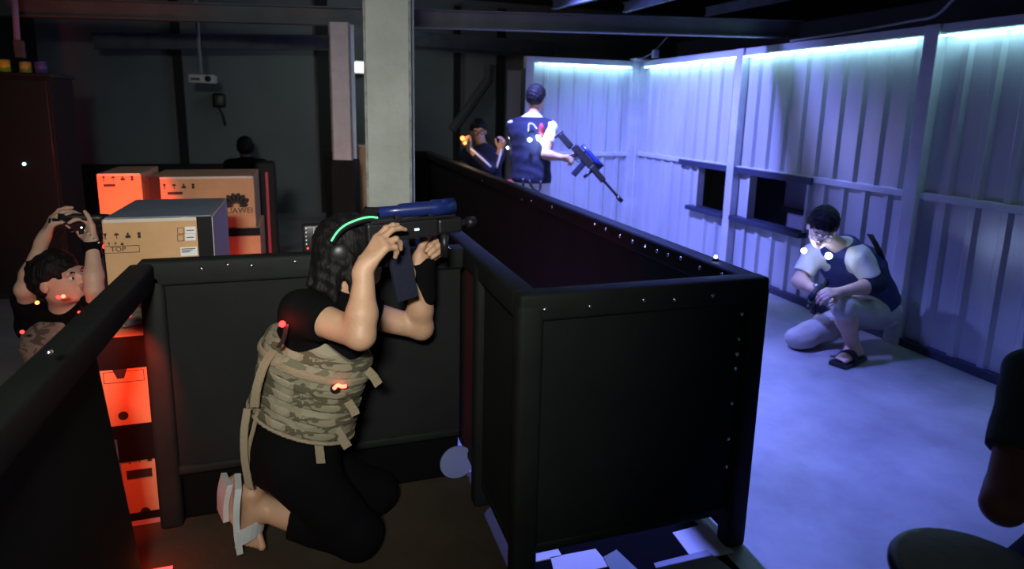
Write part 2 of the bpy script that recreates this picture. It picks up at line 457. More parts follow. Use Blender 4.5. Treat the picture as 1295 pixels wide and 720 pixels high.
def hand_prims(w, d, n, ts, curls=((30, 40, 30),)*4, thumb=(0.55, 0.55, 0.3), s=1.0, spread=4):
    """w wrist, d finger direction, n palm normal (way the palm faces), ts +1/-1: thumb on side +/- of d x n"""
    w = Vector(w); d = nrm(d); n = Vector(n); n = (n-d*n.dot(d)).normalized(); sd = d.cross(n).normalized()*ts
    out = []; base = [0.027, 0.009, -0.009, -0.025]; lens = [0.042, 0.047, 0.043, 0.034]; reach = [0.088, 0.090, 0.086, 0.078]
    for i in range(4):
        k0 = w+sd*base[i]*0.6*s+d*0.012*s; kn = w+sd*base[i]*s+d*reach[i]*s-n*0.003*s
        out.append(cap(k0, kn, 0.014*s, 0.0125*s, 0.012))
        cu = curls[i if len(curls) > i else -1]; ang = 0; p = kn; L = lens[i]*s
        dd = (d+sd*math.tan(math.radians(spread*(1.5-i)))).normalized()
        for j, (a, fr, r0) in enumerate(zip(cu, (1.0, 0.62, 0.5), (0.0098, 0.0088, 0.0078))):
            ang += math.radians(a); q = p+(dd*math.cos(ang)+n*math.sin(ang))*L*fr
            out.append(cap(p, q, r0*s, (r0-0.0008)*s, 0.005 if j else 0.008)); p = q
    tv = (sd*thumb[0]+d*thumb[1]+n*thumb[2]).normalized()
    a = w+sd*0.018*s+d*0.018*s+n*0.006*s; b = a+tv*0.042*s; tv2 = (tv*0.6+d*0.6+n*0.15).normalized(); c = b+tv2*0.032*s; e = c+(tv2+d*0.3).normalized()*0.024*s
    out += [cap(a, b, 0.017*s, 0.0125*s, 0.015), cap(b, c, 0.0115*s, 0.010*s, 0.006), cap(c, e, 0.0098*s, 0.008*s, 0.005)]
    out.append(cap(w-d*0.02*s, w+d*0.02*s, 0.022*s, 0.02*s, 0.02))
    return out
def torso_prims(P, C, N, side, w=1.0):
    P, C, N = Vector(P), Vector(C), Vector(N); mid = P.lerp(C, 0.45)
    return [ecap(P, mid, 0.112*w, 0.100*w, side, 1.38), ecap(mid, C, 0.100*w, 0.116*w, side, 1.36), cap(C, N, 0.10*w, 0.062*w, 0.05)]
def arm_prims(sh, el, wr, s=1.0, k=0.02):
    sh, el, wr = Vector(sh), Vector(el), Vector(wr)
    return [cap(sh, el, 0.052*s, 0.040*s, k), cap(el, el.lerp(wr, 0.3), 0.040*s, 0.043*s, k), cap(el.lerp(wr, 0.3), wr, 0.043*s, 0.026*s, k)]
def leg_prims(hip, kn, an, s=1.0, k=0.03):
    hip, kn, an = Vector(hip), Vector(kn), Vector(an)
    return [cap(hip, kn, 0.088*s, 0.060*s, k), cap(kn, kn.lerp(an, 0.35), 0.056*s, 0.058*s, k), cap(kn.lerp(an, 0.35), an, 0.058*s, 0.036*s, k)]
def foot_prims(an, heel, ball, toe, side, s=1.0, tside=None):
    an, heel, ball, toe = Vector(an), Vector(heel), Vector(ball), Vector(toe)
    out = [cap(an, heel, 0.036*s, 0.030*s, 0.02), ecap(heel, ball, 0.028*s, 0.024*s, side, 1.5, 0.03), cap(an, ball, 0.034*s, 0.022*s, 0.03)]
    sd = nrm(tside or side)
    for i, o in enumerate((0.030, 0.014, 0.001, -0.012, -0.024)):
        t = toe.lerp(ball, 0.07*i)
        out.append(cap(ball+sd*o*s, t+sd*o*1.1*s, 0.013*s, (0.0125 if i == 0 else 0.0085)*s, 0.008))
    return out

# ================================================================== THE SETTING
def struct(name, me, m, parent=None, smooth=False):
    o = link(name, me, m, parent, smooth)
    if parent is None: o['kind'] = 'structure'
    return o
WX, FY = 3.76, 6.74                     # sheet metal walls
struct('floor', box((-4.2, -2.0, -0.06), (6.2, 10.4, 0.0)), M_CONC)
struct('ceiling', box((-4.2, -2.0, 3.0), (6.2, 10.4, 3.06)), M_DARKWALL)
struct('wall_back', box((-4.2, 9.2, 0.0), (6.2, 9.3, 3.0)), M_WALLD)
struct('wall_left', box((-3.1, 2.9, 0.0), (-3.0, 9.2, 3.0)), M_DARKWALL)

struct('wall_outer', box((6.1, -2.0, 0.0), (6.2, 9.2, 3.0)), M_DARKWALL)
def sheet(name, parent, o, u, n, L, z0, z1, pitch=0.185, m=None):
    """ribbed sheet: from point o along u for L, between heights z0..z1; n faces the room"""
    o, u, n = Vector(o), nrm(u), nrm(n)
    prof = []; s = 0.0
    while s < L:
        for ds, d in ((0.0, 0), (pitch-0.075, 0), (pitch-0.055, 0.024), (pitch-0.020, 0.024)):
            if s+ds < L-0.001: prof.append((s+ds, d))
        s += pitch
    prof.append((L, 0))
    bm = bmesh.new(); rows = []
    for (s, d) in prof:
        p = o+u*s+n*d
        rows.append([bm.verts.new((p.x, p.y, z0)), bm.verts.new((p.x, p.y, z1)),
                     bm.verts.new((p.x-n.x*0.003, p.y-n.y*0.003, z1)), bm.verts.new((p.x-n.x*0.003, p.y-n.y*0.003, z0))])
    for a, b in zip(rows, rows[1:]):
        for k in range(4): bm.faces.new((a[k], b[k], b[(k+1) % 4], a[(k+1) % 4]))
    bm.faces.new(rows[0]); bm.faces.new(rows[-1][::-1])
    bmesh.ops.recalc_face_normals(bm, faces=bm.faces)
    return link(name, bm_mesh(bm), m or M_SHEET, parent)

wr_ = empty('wall_right', (WX, 4.0, 0), kind='structure')
posts = [6.70, 4.88, 3.05, 1.22]
for y in posts:
    link('post', box((WX-0.075, y-0.05, 0), (WX+0.03, y+0.05, 2.06), 0.006), M_POST, wr_)
for (y1, y0) in zip(posts, posts[1:]):
    a, b = y0+0.05, y1-0.05
    link('top_rail', box((WX-0.05, a, 2.0), (WX+0.03, b, 2.06), 0.004), M_POST, wr_)
    link('mid_rail', box((WX-0.045, a, 0.985), (WX+0.03, b, 1.03), 0.004), M_POST, wr_)
    link('base_rail', box((WX-0.045, a, 0.0), (WX+0.03, b, 0.055), 0.004), mat('dark_blue_board', (0.03, 0.035, 0.07), 0.7), wr_)
    sheet('upper_sheet', wr_, (WX, b, 0), (0, -1, 0), (-1, 0, 0), b-a, 1.03, 2.0)
# lower sheets with the two openings cut out
W1 = (4.93, 5.44, 0.555, 0.985); W2 = (3.965, 4.66, 0.565, 0.985)
def lower(ya, yb, win):
    if win is None:
        sheet('lower_sheet', wr_, (WX, yb, 0), (0, -1, 0), (-1, 0, 0), yb-ya, 0.055, 0.985); return
    w0, w1, z0, z1 = win
    sheet('lower_sheet', wr_, (WX, yb, 0), (0, -1, 0), (-1, 0, 0), yb-w1, 0.055, 0.985)
    if w0-ya > 0.06: sheet('lower_sheet', wr_, (WX, w0, 0), (0, -1, 0), (-1, 0, 0), w0-ya, 0.055, 0.985)
    sheet('lower_sheet', wr_, (WX, w1, 0), (0, -1, 0), (-1, 0, 0), w1-max(w0, ya), 0.055, z0-0.02)
lower(4.93, 6.65, W1); lower(3.10, 4.83, W2); lower(1.27, 3.0, None)
M_FRAME = mat('dark_blue_frame', (0.02, 0.025, 0.06), 0.6)
for i, (w, ha, hb, sa, sb) in enumerate(((W1, 4.93, 5.74, 4.93, 5.54), (W2, 3.90, 4.83, 3.95, 4.83))):
    w0, w1, z0, z1 = w
    wo = empty('window_%d' % (i+1), (WX, (w0+w1)/2, z0), kind='structure')
    link('header', box((WX-0.065, ha, 0.965), (WX-0.046, hb, 1.02), 0.003), M_FRAME, wo)
    link('sill', box((WX-0.085, sa, z0-0.03), (WX+0.05, sb, z0+0.012), 0.004), M_FRAME, wo)
    for y in (w0, w1):
        link('jamb', box((WX-0.03, y-0.012, z0+0.012), (WX+0.05, y+0.012, z1), 0.003), M_POST, wo)
# the passage seen through the openings
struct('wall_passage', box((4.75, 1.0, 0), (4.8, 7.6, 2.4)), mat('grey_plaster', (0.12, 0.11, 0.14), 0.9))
pb = link('passage_board', box((4.10, 3.5, 0.0), (4.13, 4.62, 1.25), 0.004), mat('lilac_board', (0.34, 0.32, 0.38), 0.8))
tag(pb, 'plain grey board standing in the passage behind the wider wall opening', 'board')
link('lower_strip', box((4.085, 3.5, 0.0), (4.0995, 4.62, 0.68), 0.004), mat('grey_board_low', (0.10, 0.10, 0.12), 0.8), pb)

wf = empty('wall_far', (3.0, FY, 0), kind='structure')
link('post', box((2.32, FY-0.05, 0), (2.42, FY+0.04, 2.06), 0.006), M_POST, wf)
link('corner_post', box((WX-0.16, FY-0.08, 0), (WX-0.05, FY+0.03, 2.06), 0.006), M_POST, wf)
link('top_rail', box((2.42, FY-0.05, 2.0), (WX-0.16, FY+0.03, 2.06), 0.004), M_POST, wf)
link('mid_rail', box((2.42, FY-0.045, 0.975), (WX-0.16, FY+0.03, 1.02), 0.004), M_POST, wf)
sheet('upper_sheet', wf, (2.42, FY, 0), (1, 0, 0), (0, -1, 0), WX-0.16-2.42, 1.02, 2.0)
sheet('lower_sheet', wf, (2.42, FY, 0), (1, 0, 0), (0, -1, 0), WX-0.16-2.42, 0.0, 0.975)
link('edge_strip', box((2.30, FY-0.06, 0), (2.318, FY+0.05, 1.93), 0.003), M_BLACK, wf)
# a steel batten and bracket on top of the corner
cb = empty('corner_bracket', (3.62, 6.6, 2.06), 'small pale bracket with a loose wire on top of the wall corner', 'bracket')
link('plate', box((3.58, 6.55, 2.06), (3.76, 6.70, 2.085), 0.003), M_POST, cb)
link('clip', box((3.66, 6.3, 2.075), (3.72, 6.36, 2.16), 0.004, mtx=None), M_POST, cb)
link('wire', tube(bez([(3.66, 6.62, 2.08), (3.70, 6.4, 2.14), (3.76, 6.2, 2.3), (3.8, 6.0, 2.42)]), 0.004, 6), M_POST, cb)

# led strips under the top rails
def strip(a, b, label):
    e = empty('led_strip', (Vector(a)+Vector(b))/2, label, 'light', 'led strips along the sheet metal walls')
    a, b = Vector(a), Vector(b); d = (b-a).normalized(); n = Vector((0, 0, 1)).cross(d)
    lo = Vector((min(a.x, b.x), min(a.y, b.y), a.z)); hi = Vector((max(a.x, b.x), max(a.y, b.y), a.z))
    w = Vector((0.007, 0.007, 0)) - Vector((abs(d.x), abs(d.y), 0))*0.007
    link('backing', box(lo-w+Vector((0, 0, 0.0)), hi+w+Vector((0, 0, 0.004)), 0), M_PAPER, e)
    link('diodes', box(lo-w*0.8-Vector((0, 0, 0.006)), hi+w*0.8, 0), G_STRIP, e)
zs = 1.99
strip((2.46, FY-0.062, zs), (3.58, FY-0.062, zs), 'glowing cyan led strip along the top of the far wall section')
strip((WX-0.062, 4.94, zs), (WX-0.062, 6.55, zs), 'glowing cyan led strip next to the wall corner above the smaller opening')
strip((WX-0.062, 3.12, zs), (WX-0.062, 4.82, zs), 'glowing cyan led strip above the crouching player')
strip((WX-0.062, 1.30, zs), (WX-0.062, 2.99, zs), 'glowing cyan led strip at the right edge of the photo')

# back wall trim: dark studs and pale door leaf
for i, (x, y0, y1, w, m) in enumerate(((228, 60, 245, 0.10, M_DARKWALL), (578, 85, 200, 0.09, M_DARKWALL), (633, 90, 190, 0.12, M_DARKWALL), (410, 80, 240, 0.16, M_DARKWALL))):
    p = aty(x, 130, 9.15)
    struct('trim_%d' % (i+1), box((p.x-w/2, 9.13, 0), (p.x+w/2, 9.2, 2.9)), m)
p = aty(653, 130, 9.1)
dl = empty('door_1', (p.x, 9.16, 0), kind='structure')
link('leaf', box((p.x-0.13, 9.14, 0), (p.x+0.75, 9.2, 2.05), 0.005), mat('lilac_door', (0.55, 0.5, 0.6), 0.7), dl)
struct('trim_5', tube([aty(572, 165, 9.1), aty(590, 140, 9.1), aty(618, 100, 9.1), aty(618, 82, 9.1)], 0.07, 8), mat('trunk_grey', (0.10, 0.11, 0.12), 0.8))
# low dark ledge along the far left wall
struct('trim_6', box((-2.9, 8.6, 0), (aty(292, 210, 8.6).x, 9.12, 0.70)), M_DARKWALL)

# overhead steel
def ibeam(name, a, b, w, h, m, tf=0.012, tw=0.012):
    """I-section along a-b (bottom flange centre line), web vertical"""
    a, b = Vector(a), Vector(b); L = (b-a).length; bm = bmesh.new()
    for lo, hi in (((0, -w/2, 0), (L, w/2, tf)), ((0, -w/2, h-tf), (L, w/2, h)), ((0, -tw/2, tf), (L, tw/2, h-tf))):
        b_box(bm, lo, hi)
    me = bm_mesh(bm); x = (b-a).normalized(); y = Vector((0, 0, 1)).cross(x).normalized(); z = x.cross(y)
    me.transform(Matrix(((x.x, y.x, z.x, a.x), (x.y, y.y, z.y, a.y), (x.z, y.z, z.z, a.z), (0, 0, 0, 1))))
    o = link(name, me, m); o['kind'] = 'structure'; return o
A_, B_ = atz(410, 32, 2.12), atz(905, 46, 2.12)
dv = (B_-A_).normalized()
ibeam('ceiling_beam', A_-dv*2.6, A_+dv*3.9, 0.10, 0.14, mat('beam_paint', (0.17, 0.20, 0.20), 0.6, col2=(0.12, 0.14, 0.15), scale=4, bump=0.2))
ibeam('ceiling_beam', aty(120, 62, 8.0), aty(425, 66, 8.0)+Vector((0.05, 0, 0.03)), 0.14, 0.16, M_STEELD)
ibeam('ceiling_beam', aty(520, 62, 8.6), aty(700, 74, 8.6), 0.14, 0.22, M_STEELD)
for (p, q, r) in (((700, 12), (765, -3), 2.45), ((790, 16), (860, -3), 2.45), ((893, 21), (1010, -2), 2.45)):
    a = atz(*p, r); b = atz(*q, r)
    ibeam('ceiling_joist', a, a+(b-a)*1.6, 0.05, 0.09, M_STEELD)
cd_ = link('conduit', tube(bez([atx(1000, 52, WX-0.02), atx(1080, 40, WX-0.02), atx(1150, 27, WX-0.02), atx(1183, 20, WX-0.03), atx(1205, 0, WX-0.03), atx(1230, -26, WX-0.03)], 5), 0.010, 8), M_STEEL, None, True)
tag(cd_, 'thin grey conduit bending upward above the sheet metal wall post', 'pipe')

# steel columns wrapped in black padding at the foot
def column(name, x, y, w, d, ztop, zpad, label, rotz, m=M_STEEL):
    e = empty(name, (x, y, 0), label, 'column', rot=None)
    R = Matrix.Translation((x, y, 0)) @ Matrix.Rotation(rotz, 4, 'Z')
    bm = bmesh.new(); t = 0.014
    b_box(bm, (-w/2, -d/2, 0), (w/2, -d/2+t, ztop), 0.002, 1)
    b_box(bm, (-w/2, d/2-t, 0), (w/2, d/2, ztop), 0.002, 1)
    b_box(bm, (-t/2, -d/2+t, 0), (t/2, d/2-t, ztop))
    me = bm_mesh(bm); me.transform(R); link('shaft', me, m, e)
    for s in (-1, 1):
        me = box((s*(w/2-0.004)-0.006, -d/2-0.004, zpad), (s*(w/2-0.004)+0.006, -d/2+0.02, ztop), 0.003); me.transform(R)
        link('flange_edge', me, mat('worn_steel', (0.20, 0.20, 0.18), 0.6, col2=(0.34, 0.36, 0.34), scale=16, bump=0.4, bscale=60), e)
    me = box((-w/2-0.02, -d/2-0.02, 0), (w/2+0.02, d/2+0.02, zpad), 0.015); me.transform(R); link('padding', me, M_VINYL, e)
    return e
P1a, P1b = aty(470, 262, 2.93), aty(528, 262, 2.88)
column('steel_column', (P1a.x+P1b.x)/2, 3.0, (P1b-P1a).length-0.005, 0.18, 3.0, P1a.z, 'large grey steel column in front, padded black at its foot', -0.25)
P2a, P2b = aty(424, 203, 5.2), aty(451, 203, 5.2)
column('steel_column', (P2a.x+P2b.x)/2, 5.3, (P2b-P2a).length-0.01, 0.16, 2.12, P2a.z, 'smaller grey steel column further back, left of the large one', -0.3, mat('pale_steel', (0.62, 0.65, 0.64), 0.5, col2=(0.72, 0.75, 0.74), scale=9, bump=0.3, bscale=40))

# ------------------------------------------------------------------ lamps
LP, LT = Vector((-0.26, -0.5, 2.0)), Vector((-0.08, 2.6, 1.0))  # fill lamp added to light the foreground, fixture unseen
wl_ = empty('fill_lamp', LP, 'added white fill lamp, unseen, behind the camera', 'lamp')
Rl = frame_rot(LT-LP, (0, 0, 1)).to_4x4()
for nm, me, m_ in (('housing', box((-0.10, -0.17, -0.09), (-0.012, 0.17, 0.09), 0.012), M_STEELD), ('lens', box((-0.011, -0.155, -0.075), (-0.004, 0.155, 0.075), 0.002), G_FILL),
                   ('barn_door', box((-0.01, 0.165, -0.09), (0.10, 0.172, 0.09), 0.001), M_STEELD), ('barn_door', box((-0.01, -0.172, -0.09), (0.10, -0.165, 0.09), 0.001), M_STEELD)):
    me.transform(Matrix.Translation(LP) @ Rl); link(nm, me, m_, wl_)
link('added_hanger', tube([LP+Vector((0, 0, 0.09)), Vector((LP.x, LP.y, 3.0))], 0.012, 8), M_STEELD, wl_, True)
al = lamp('fill_light', LP, FILL_POWER, (1.0, 0.98, 0.90), parent=wl_, kind='AREA', shape='RECTANGLE', size=0.30, size_y=0.14, spread=math.radians(62))
aim(al, LT, LP)
def flood(x, y, z, to, power, cone, blend, label, col):
    fl = empty('flood_lamp', (x, y, z), label, 'lamp', 'blue flood lamps under the ceiling')
    link('housing', box((x-0.12, y-0.12, z), (x+0.12, y+0.12, z+0.08), 0.01), M_BLACK, fl)
    link('lens', box((x-0.10, y-0.10, z-0.008), (x+0.10, y+0.10, z-0.0005), 0.0), G_FLOOD, fl)
    link('bracket', tube([(x, y, z+0.08), (x, y, 3.0)], 0.012, 8), M_BLACK, fl)
    sp = lamp('flood_light', (x, y, z-0.02), power, col, 0.08, fl, 'SPOT', spot_size=math.radians(cone), spot_blend=blend)
    aim(sp, to, (x, y, z-0.02))
flood(1.50, 2.95, 2.75, (1.72, 2.75, 0.0), FLOOD_POWER*1.25, 86, 1.0, 'blue flood lamp hung over the barrier nearest the camera', (0.17, 0.21, 1.0))
flood(1.75, 5.25, 2.7, (3.45, 5.35, 0.45), FLOOD_POWER*1.9, 100, 0.9, 'blue flood lamp hung further back, turned to the sheet metal walls', (0.22, 0.25, 1.0))
ft = empty('far_lamp', aty(453, 85, 8.9), 'bright white lamp panel seen between the two steel columns', 'lamp')
p0, p1 = aty(440, 78, 8.9), aty(470, 92, 8.9)
link('diffuser', box((p0.x, 8.88, p1.z), (p1.x, 8.92, p0.z), 0.005), G_BACK, ft)
link('frame', box((p0.x-0.02, 8.921, p1.z-0.02), (p1.x+0.02, 9.2, p0.z+0.02), 0.005), M_STEEL, ft)
lamp('far_light', (p0.x+0.2, 8.0, p0.z), 6.5, (0.85, 1.0, 0.95), 0.1, ft)

# ================================================================== PADDED BARRIERS
T = 0.98
rivet_me = ico(0.0095, 1, (1, 1, 0.6)); rivet_me.materials.append(M_CHROME)
for p_ in rivet_me.polygons: p_.use_smooth = True
def rivet(loc, n, parent):
    place('rivet', rivet_me, loc, parent, Vector(n).to_track_quat('Z', 'Y').to_matrix())
XL, XR, YN, YE = 0.60, 1.385, 1.635, 7.4
bar = empty('padded_barrier', (1.0, YN, 0), 'long black padded barrier box with silver rivets running down the middle', 'barrier')
RW = 0.036; RH = 0.085
link('near_rail', box((XL-RW, YN-0.012, T-RH), (XR+RW, YN+0.06, T), 0.013, 3), M_VINYL, bar, True)
link('side_rail', box((XL-RW, YN+0.05, T-RH-0.002), (XL+RW, 2.7, T-0.002), 0.013, 3), M_VINYL, bar, True)
link('side_rail', box((XR-RW, YN+0.05, T-RH-0.002), (XR+RW, YE, T-0.002), 0.013, 3), M_VINYL, bar, True)
link('far_rail', box((0.2, YE-0.04, T-RH), (XR+RW, YE+0.04, T+0.004), 0.02, 3), M_VINYL, bar, True)
link('near_panel', box((XL+0.02, YN+0.005, 0.15), (XR-0.02, YN+0.03, T-0.05), 0.004), M_PANEL, bar)
link('side_panel', box((XL-0.012, YN+0.04, 0.10), (XL+0.012, 2.7, T-0.05), 0.004), M_PANEL, bar)
link('side_panel', box((XR-0.012, YN+0.04, 0.03), (XR+0.012, YE, T-0.05), 0.004), M_PANEL, bar)
link('far_panel', box((0.2, YE-0.012, 0.03), (XR, YE+0.012, T-0.05), 0.004), M_PANEL, bar)
link('bottom_rail', box((XL, YN, 0.13), (XR, YN+0.03, 0.165), 0.008), M_VINYL, bar, True)
link('bottom_rail', box((XL-0.015, YN+0.05, 0.085), (XL+0.015, 2.7, 0.12), 0.008), M_VINYL, bar, True)
for (x, y) in ((XL, YN+0.02), (XR, YN+0.02), (XL, 2.12), (XL, 2.68)):
    link('post', box((x-0.04, y-0.035, 0), (x+0.04, y+0.035, T-0.03), 0.018, 3), M_VINYL, bar, True)
for (px, py) in ((689, 392), (746, 388), (814, 380), (853, 379), (901, 374)):
    rivet(aty(px, py, YN-0.013), (0, -1, 0), bar)
for (px, py) in ((938, 397), (934, 429), (932, 448), (930, 466), (925, 510), (921, 555), (918, 590)):
    p = aty(px, py, YN-0.016); rivet((min(p.x, XR+0.02), YN-0.016, p.z), (0, -1, 0), bar)
for (px, py) in ((752, 284), (766, 290), (784, 299), (800, 306), (816, 312), (831, 318), (845, 323), (861, 327), (885, 339), (913, 348), (660, 252), (672, 254), (610, 228), (698, 262)):
    p = atx(px, py, XR-RW-0.001); rivet((p.x, p.y, min(max(p.z, T-RH+0.01), T-0.01)), (-1, 0, 0), bar)
sl = empty('star_led', atx(905, 327, XR), 'tiny bright blue led on top of the long barrier rail', 'light')
sl.location.z = T; WLOC[sl.name] = Vector(sl.location)
link('base', ico(0.012, 2, (1, 1, 0.5), Vector(sl.location)+Vector((0, 0, 0.003))), M_BLACK, sl, True)
link('bulb', ico(0.006, 2, (1, 1, 1), Vector(sl.location)+Vector((0, 0, 0.012))), G_BLUEW, sl, True)

YP, XC = 2.29, -0.50
bw = empty('padded_barrier', (0.05, YP, 0), 'low black padded partition right behind the kneeling player', 'barrier')
link('top_rail', box((XC-0.036, YP-0.02, T-0.085), (XL-0.04, YP+0.05, T), 0.013, 3), M_VINYL, bw, True)
link('panel', box((XC, YP, 0.22), (XL-0.05, YP+0.02, T-0.05), 0.004), M_PANEL, bw)
link('bottom_rail', box((XC, YP-0.01, 0.20), (XL-0.05, YP+0.025, 0.235), 0.01), M_VINYL, bw, True)
link('post', box((XC-0.036, YP-0.02, 0), (XC+0.04, YP+0.04, T-0.04), 0.018, 3), M_VINYL, bw, True)
link('gap_shade', box((XC+0.04, YP+0.03, 0.0), (XL-0.05, YP+0.036, 0.22)), M_BLACKM, bw)  # black sheet standing in for the shade below the panel
for (px, py) in ((189, 347), (255, 340), (288, 335), (318, 336), (373, 331), (567, 315)):
    rivet(aty(px, py, YP-0.021), (0, -1, 0), bw)
bs = empty('padded_barrier', (XC-0.02, 1.2, 0), 'black padded side partition at the lower left with a sloping open end', 'barrier')
link('top_rail', box((XC-0.056, -0.3, T-0.087), (XC+0.016, YP-0.021, T-0.002), 0.013, 3), M_VINYL, bs, True)
link('panel', prism([(XC-0.02, 1.74, T-0.06), (XC-0.02, -0.3, T-0.06), (XC-0.02, -0.3, 0.0), (XC-0.02, 1.98, 0.0)], (1, 0, 0), 0.02), M_PANEL, bs)
rivet(atx(63, 446, XC+0.017), (1, 0, 0), bs)

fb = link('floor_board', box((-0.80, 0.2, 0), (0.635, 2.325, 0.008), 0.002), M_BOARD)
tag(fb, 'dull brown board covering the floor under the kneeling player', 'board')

rm = link('floor_shade', prism([(0.645, 0.9, 0.003), (1.33, 0.9, 0.003), (1.33, 2.4, 0.003), (0.645, 2.4, 0.003)], (0, 0, 1), 0.003), M_BLACKM)  # black sheet standing in for the barrier's shade on the floor
tag(rm, 'thin black sheet standing in for floor shade under the near end of the barrier', 'shade')
# thin pale pieces standing in for lit patches of floor inside the barrier
def flat_patch(name, pts, z, m, label, cat='light patch'):
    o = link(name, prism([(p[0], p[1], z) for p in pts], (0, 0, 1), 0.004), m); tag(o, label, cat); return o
flat_patch('lit_floor_patch', [(0.72, 1.66), (0.915, 1.66), (0.905, 1.75), (0.74, 1.755)], 0.008, M_PAPER, 'pale light patch painted on the floor beside the near left barrier post')
flat_patch('lit_floor_patch', [(1.20, 1.60), (1.36, 1.60), (1.36, 1.76), (1.21, 1.75)], 0.008, M_PAPER, 'pale light patch painted on the floor beside the near right barrier post')
flat_patch('lit_floor_patch', [(1.03, 1.50), (1.30, 1.50), (1.27, 1.63), (1.06, 1.625)], 0.013, mat('grey_lit_floor', (0.35, 0.36, 0.38), 0.7), 'grey light patch painted in front of the right hand pale patch')
flat_patch('lit_floor_patch', [(0.90, 1.56), (1.0, 1.58), (0.97, 1.72), (0.91, 1.70)], 0.013, mat('sage_lit_floor', (0.25, 0.30, 0.26), 0.7), 'small grey green light patch painted between the pale patches')
flat_patch('lit_floor_patch', [(0.645, 2.10), (0.78, 2.10), (0.78, 2.36), (0.645, 2.36)], 0.008, M_PAPER, 'pale strip of painted floor light under the barrier side, further one')
flat_patch('lit_floor_patch', [(0.645, 1.75), (0.78, 1.75), (0.78, 2.02), (0.645, 2.02)], 0.008, M_PAPER, 'pale strip of painted floor light under the barrier side, nearer one')
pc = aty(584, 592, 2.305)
bm = bmesh.new(); b_tube(bm, [(pc.x-0.022, 2.296, 0.078), (pc.x-0.022, 2.303, 0.078)], 0.07, 28)  # crescent of blue-lit floor, its light put into the disc's colour
po = link('lit_crescent', bm_mesh(bm), mat('pale_blue_lit_floor', (0.20, 0.24, 0.5), 0.7)); tag(po, 'pale blue disc standing in for lit floor at the foot of the corner post', 'disc')

# ================================================================== CARTONS
def ink(name, me, e, m=None): return link(name, me, m or M_INK, e)
def front(x, z, y): return Vector((x, y, z))
def carton(name, lo, hi, label, m=M_CARD, tape=True):
    e = empty(name, ((lo[0]+hi[0])/2, (lo[1]+hi[1])/2, lo[2]), label, 'carton', 'cartons stacked behind the partition')
    link('body', box(lo, hi, 0.004), m, e)
    if tape:
        link('edge_tape', box((lo[0]+0.005, lo[1]-0.0015, hi[2]-0.012), (hi[0]-0.005, lo[1]+0.02, hi[2]+0.0015), 0.001), M_TAPE, e)
    return e
def icon_row(e, x0, z0, y, s, n=4):
    """row of care symbols: glass, umbrella, stack, box"""
    y -= 0.0012
    def poly(pts): return prism([front(a, b, y) for a, b in pts], (0, -1, 0), 0.001)
    for i in range(n):
        x = x0+i*s*1.75
        if i % 4 == 0: pts = [(x-.3*s, z0+.5*s), (x+.3*s, z0+.5*s), (x+.1*s, z0), (x+.05*s, z0-.35*s), (x+.25*s, z0-.5*s), (x-.25*s, z0-.5*s), (x-.05*s, z0-.35*s), (x-.1*s, z0)]
        elif i % 4 == 1: pts = [(x-.45*s, z0+.1*s), (x-.25*s, z0+.42*s), (x, z0+.5*s), (x+.25*s, z0+.42*s), (x+.45*s, z0+.1*s), (x+.06*s, z0+.1*s), (x+.06*s, z0-.5*s), (x-.06*s, z0-.5*s), (x-.06*s, z0+.1*s)]
        elif i % 4 == 2: pts = [(x-.4*s, z0-.45*s), (x+.4*s, z0-.45*s), (x+.4*s, z0+.05*s), (x+.15*s, z0+.05*s), (x+.15*s, z0+.5*s), (x-.15*s, z0+.5*s), (x-.15*s, z0+.05*s), (x-.4*s, z0+.05*s)]
        else: pts = [(x-.25*s, z0-.5*s), (x+.25*s, z0-.5*s), (x+.25*s, z0-.1*s), (x+.12*s, z0), (x+.25*s, z0+.1*s), (x+.25*s, z0+.5*s), (x-.25*s, z0+.5*s), (x-.25*s, z0+.1*s), (x-.12*s, z0), (x-.25*s, z0-.1*s)]
        ink('care_symbol', poly(pts), e)
def rect_outline(e, x0, x1, z0, z1, y, t=0.0018, name='printed_frame'):
    bm = bmesh.new(); y -= 0.0012
    for lo, hi in (((x0, z0), (x1, z0+t)), ((x0, z1-t), (x1, z1)), ((x0, z0), (x0+t, z1)), ((x1-t, z0), (x1, z1))):
        b_box(bm, (lo[0], y, lo[1]), (hi[0], y+0.001, hi[1]))
    return ink(name, bm_mesh(bm), e)
YA = 2.62
zA = aty(249, 275, YA).z; zA0 = aty(145, 388, YA).z
xa0, xa1 = aty(130, 300, YA).x, aty(268, 290, YA).x
ca = carton('carton', (xa0, YA, zA0), (xa1, YA+0.50, zA), 'large kraft carton with TOP printed in a frame, blue-grey lid and black band')
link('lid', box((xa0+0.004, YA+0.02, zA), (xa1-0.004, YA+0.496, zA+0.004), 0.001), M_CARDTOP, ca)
xb = aty(250, 300, YA).x
link('black_band', box((xb, YA-0.003, zA0), (xa1+0.001, YA, zA+0.002)), M_WRAP, ca)
link('lit_side', box((xa1, YA+0.01, zA0), (xa1+0.003, YA+0.49, zA-0.003)), mat('lilac_lit_card', (0.55, 0.50, 0.55), 0.8), ca)  # blue light on the carton's end face put into the lilac colour
def pa(px, py): p = aty(px, py, YA); return p.x, p.z
icon_row(ca, *pa(133, 299), YA, 0.021)
icon_row(ca, *pa(138, 309), YA, 0.012, 3)
x0, z1 = pa(128, 312); x1, z0 = pa(177, 319)
rect_outline(ca, x0, x1, z0, z1, YA)
ink('printed_word', text_mesh('TOP', 0.026, front((x0+x1)/2-0.008, (z0+z1)/2, YA-0.001), (1, 0, 0), (0, 0, 1)), ca)
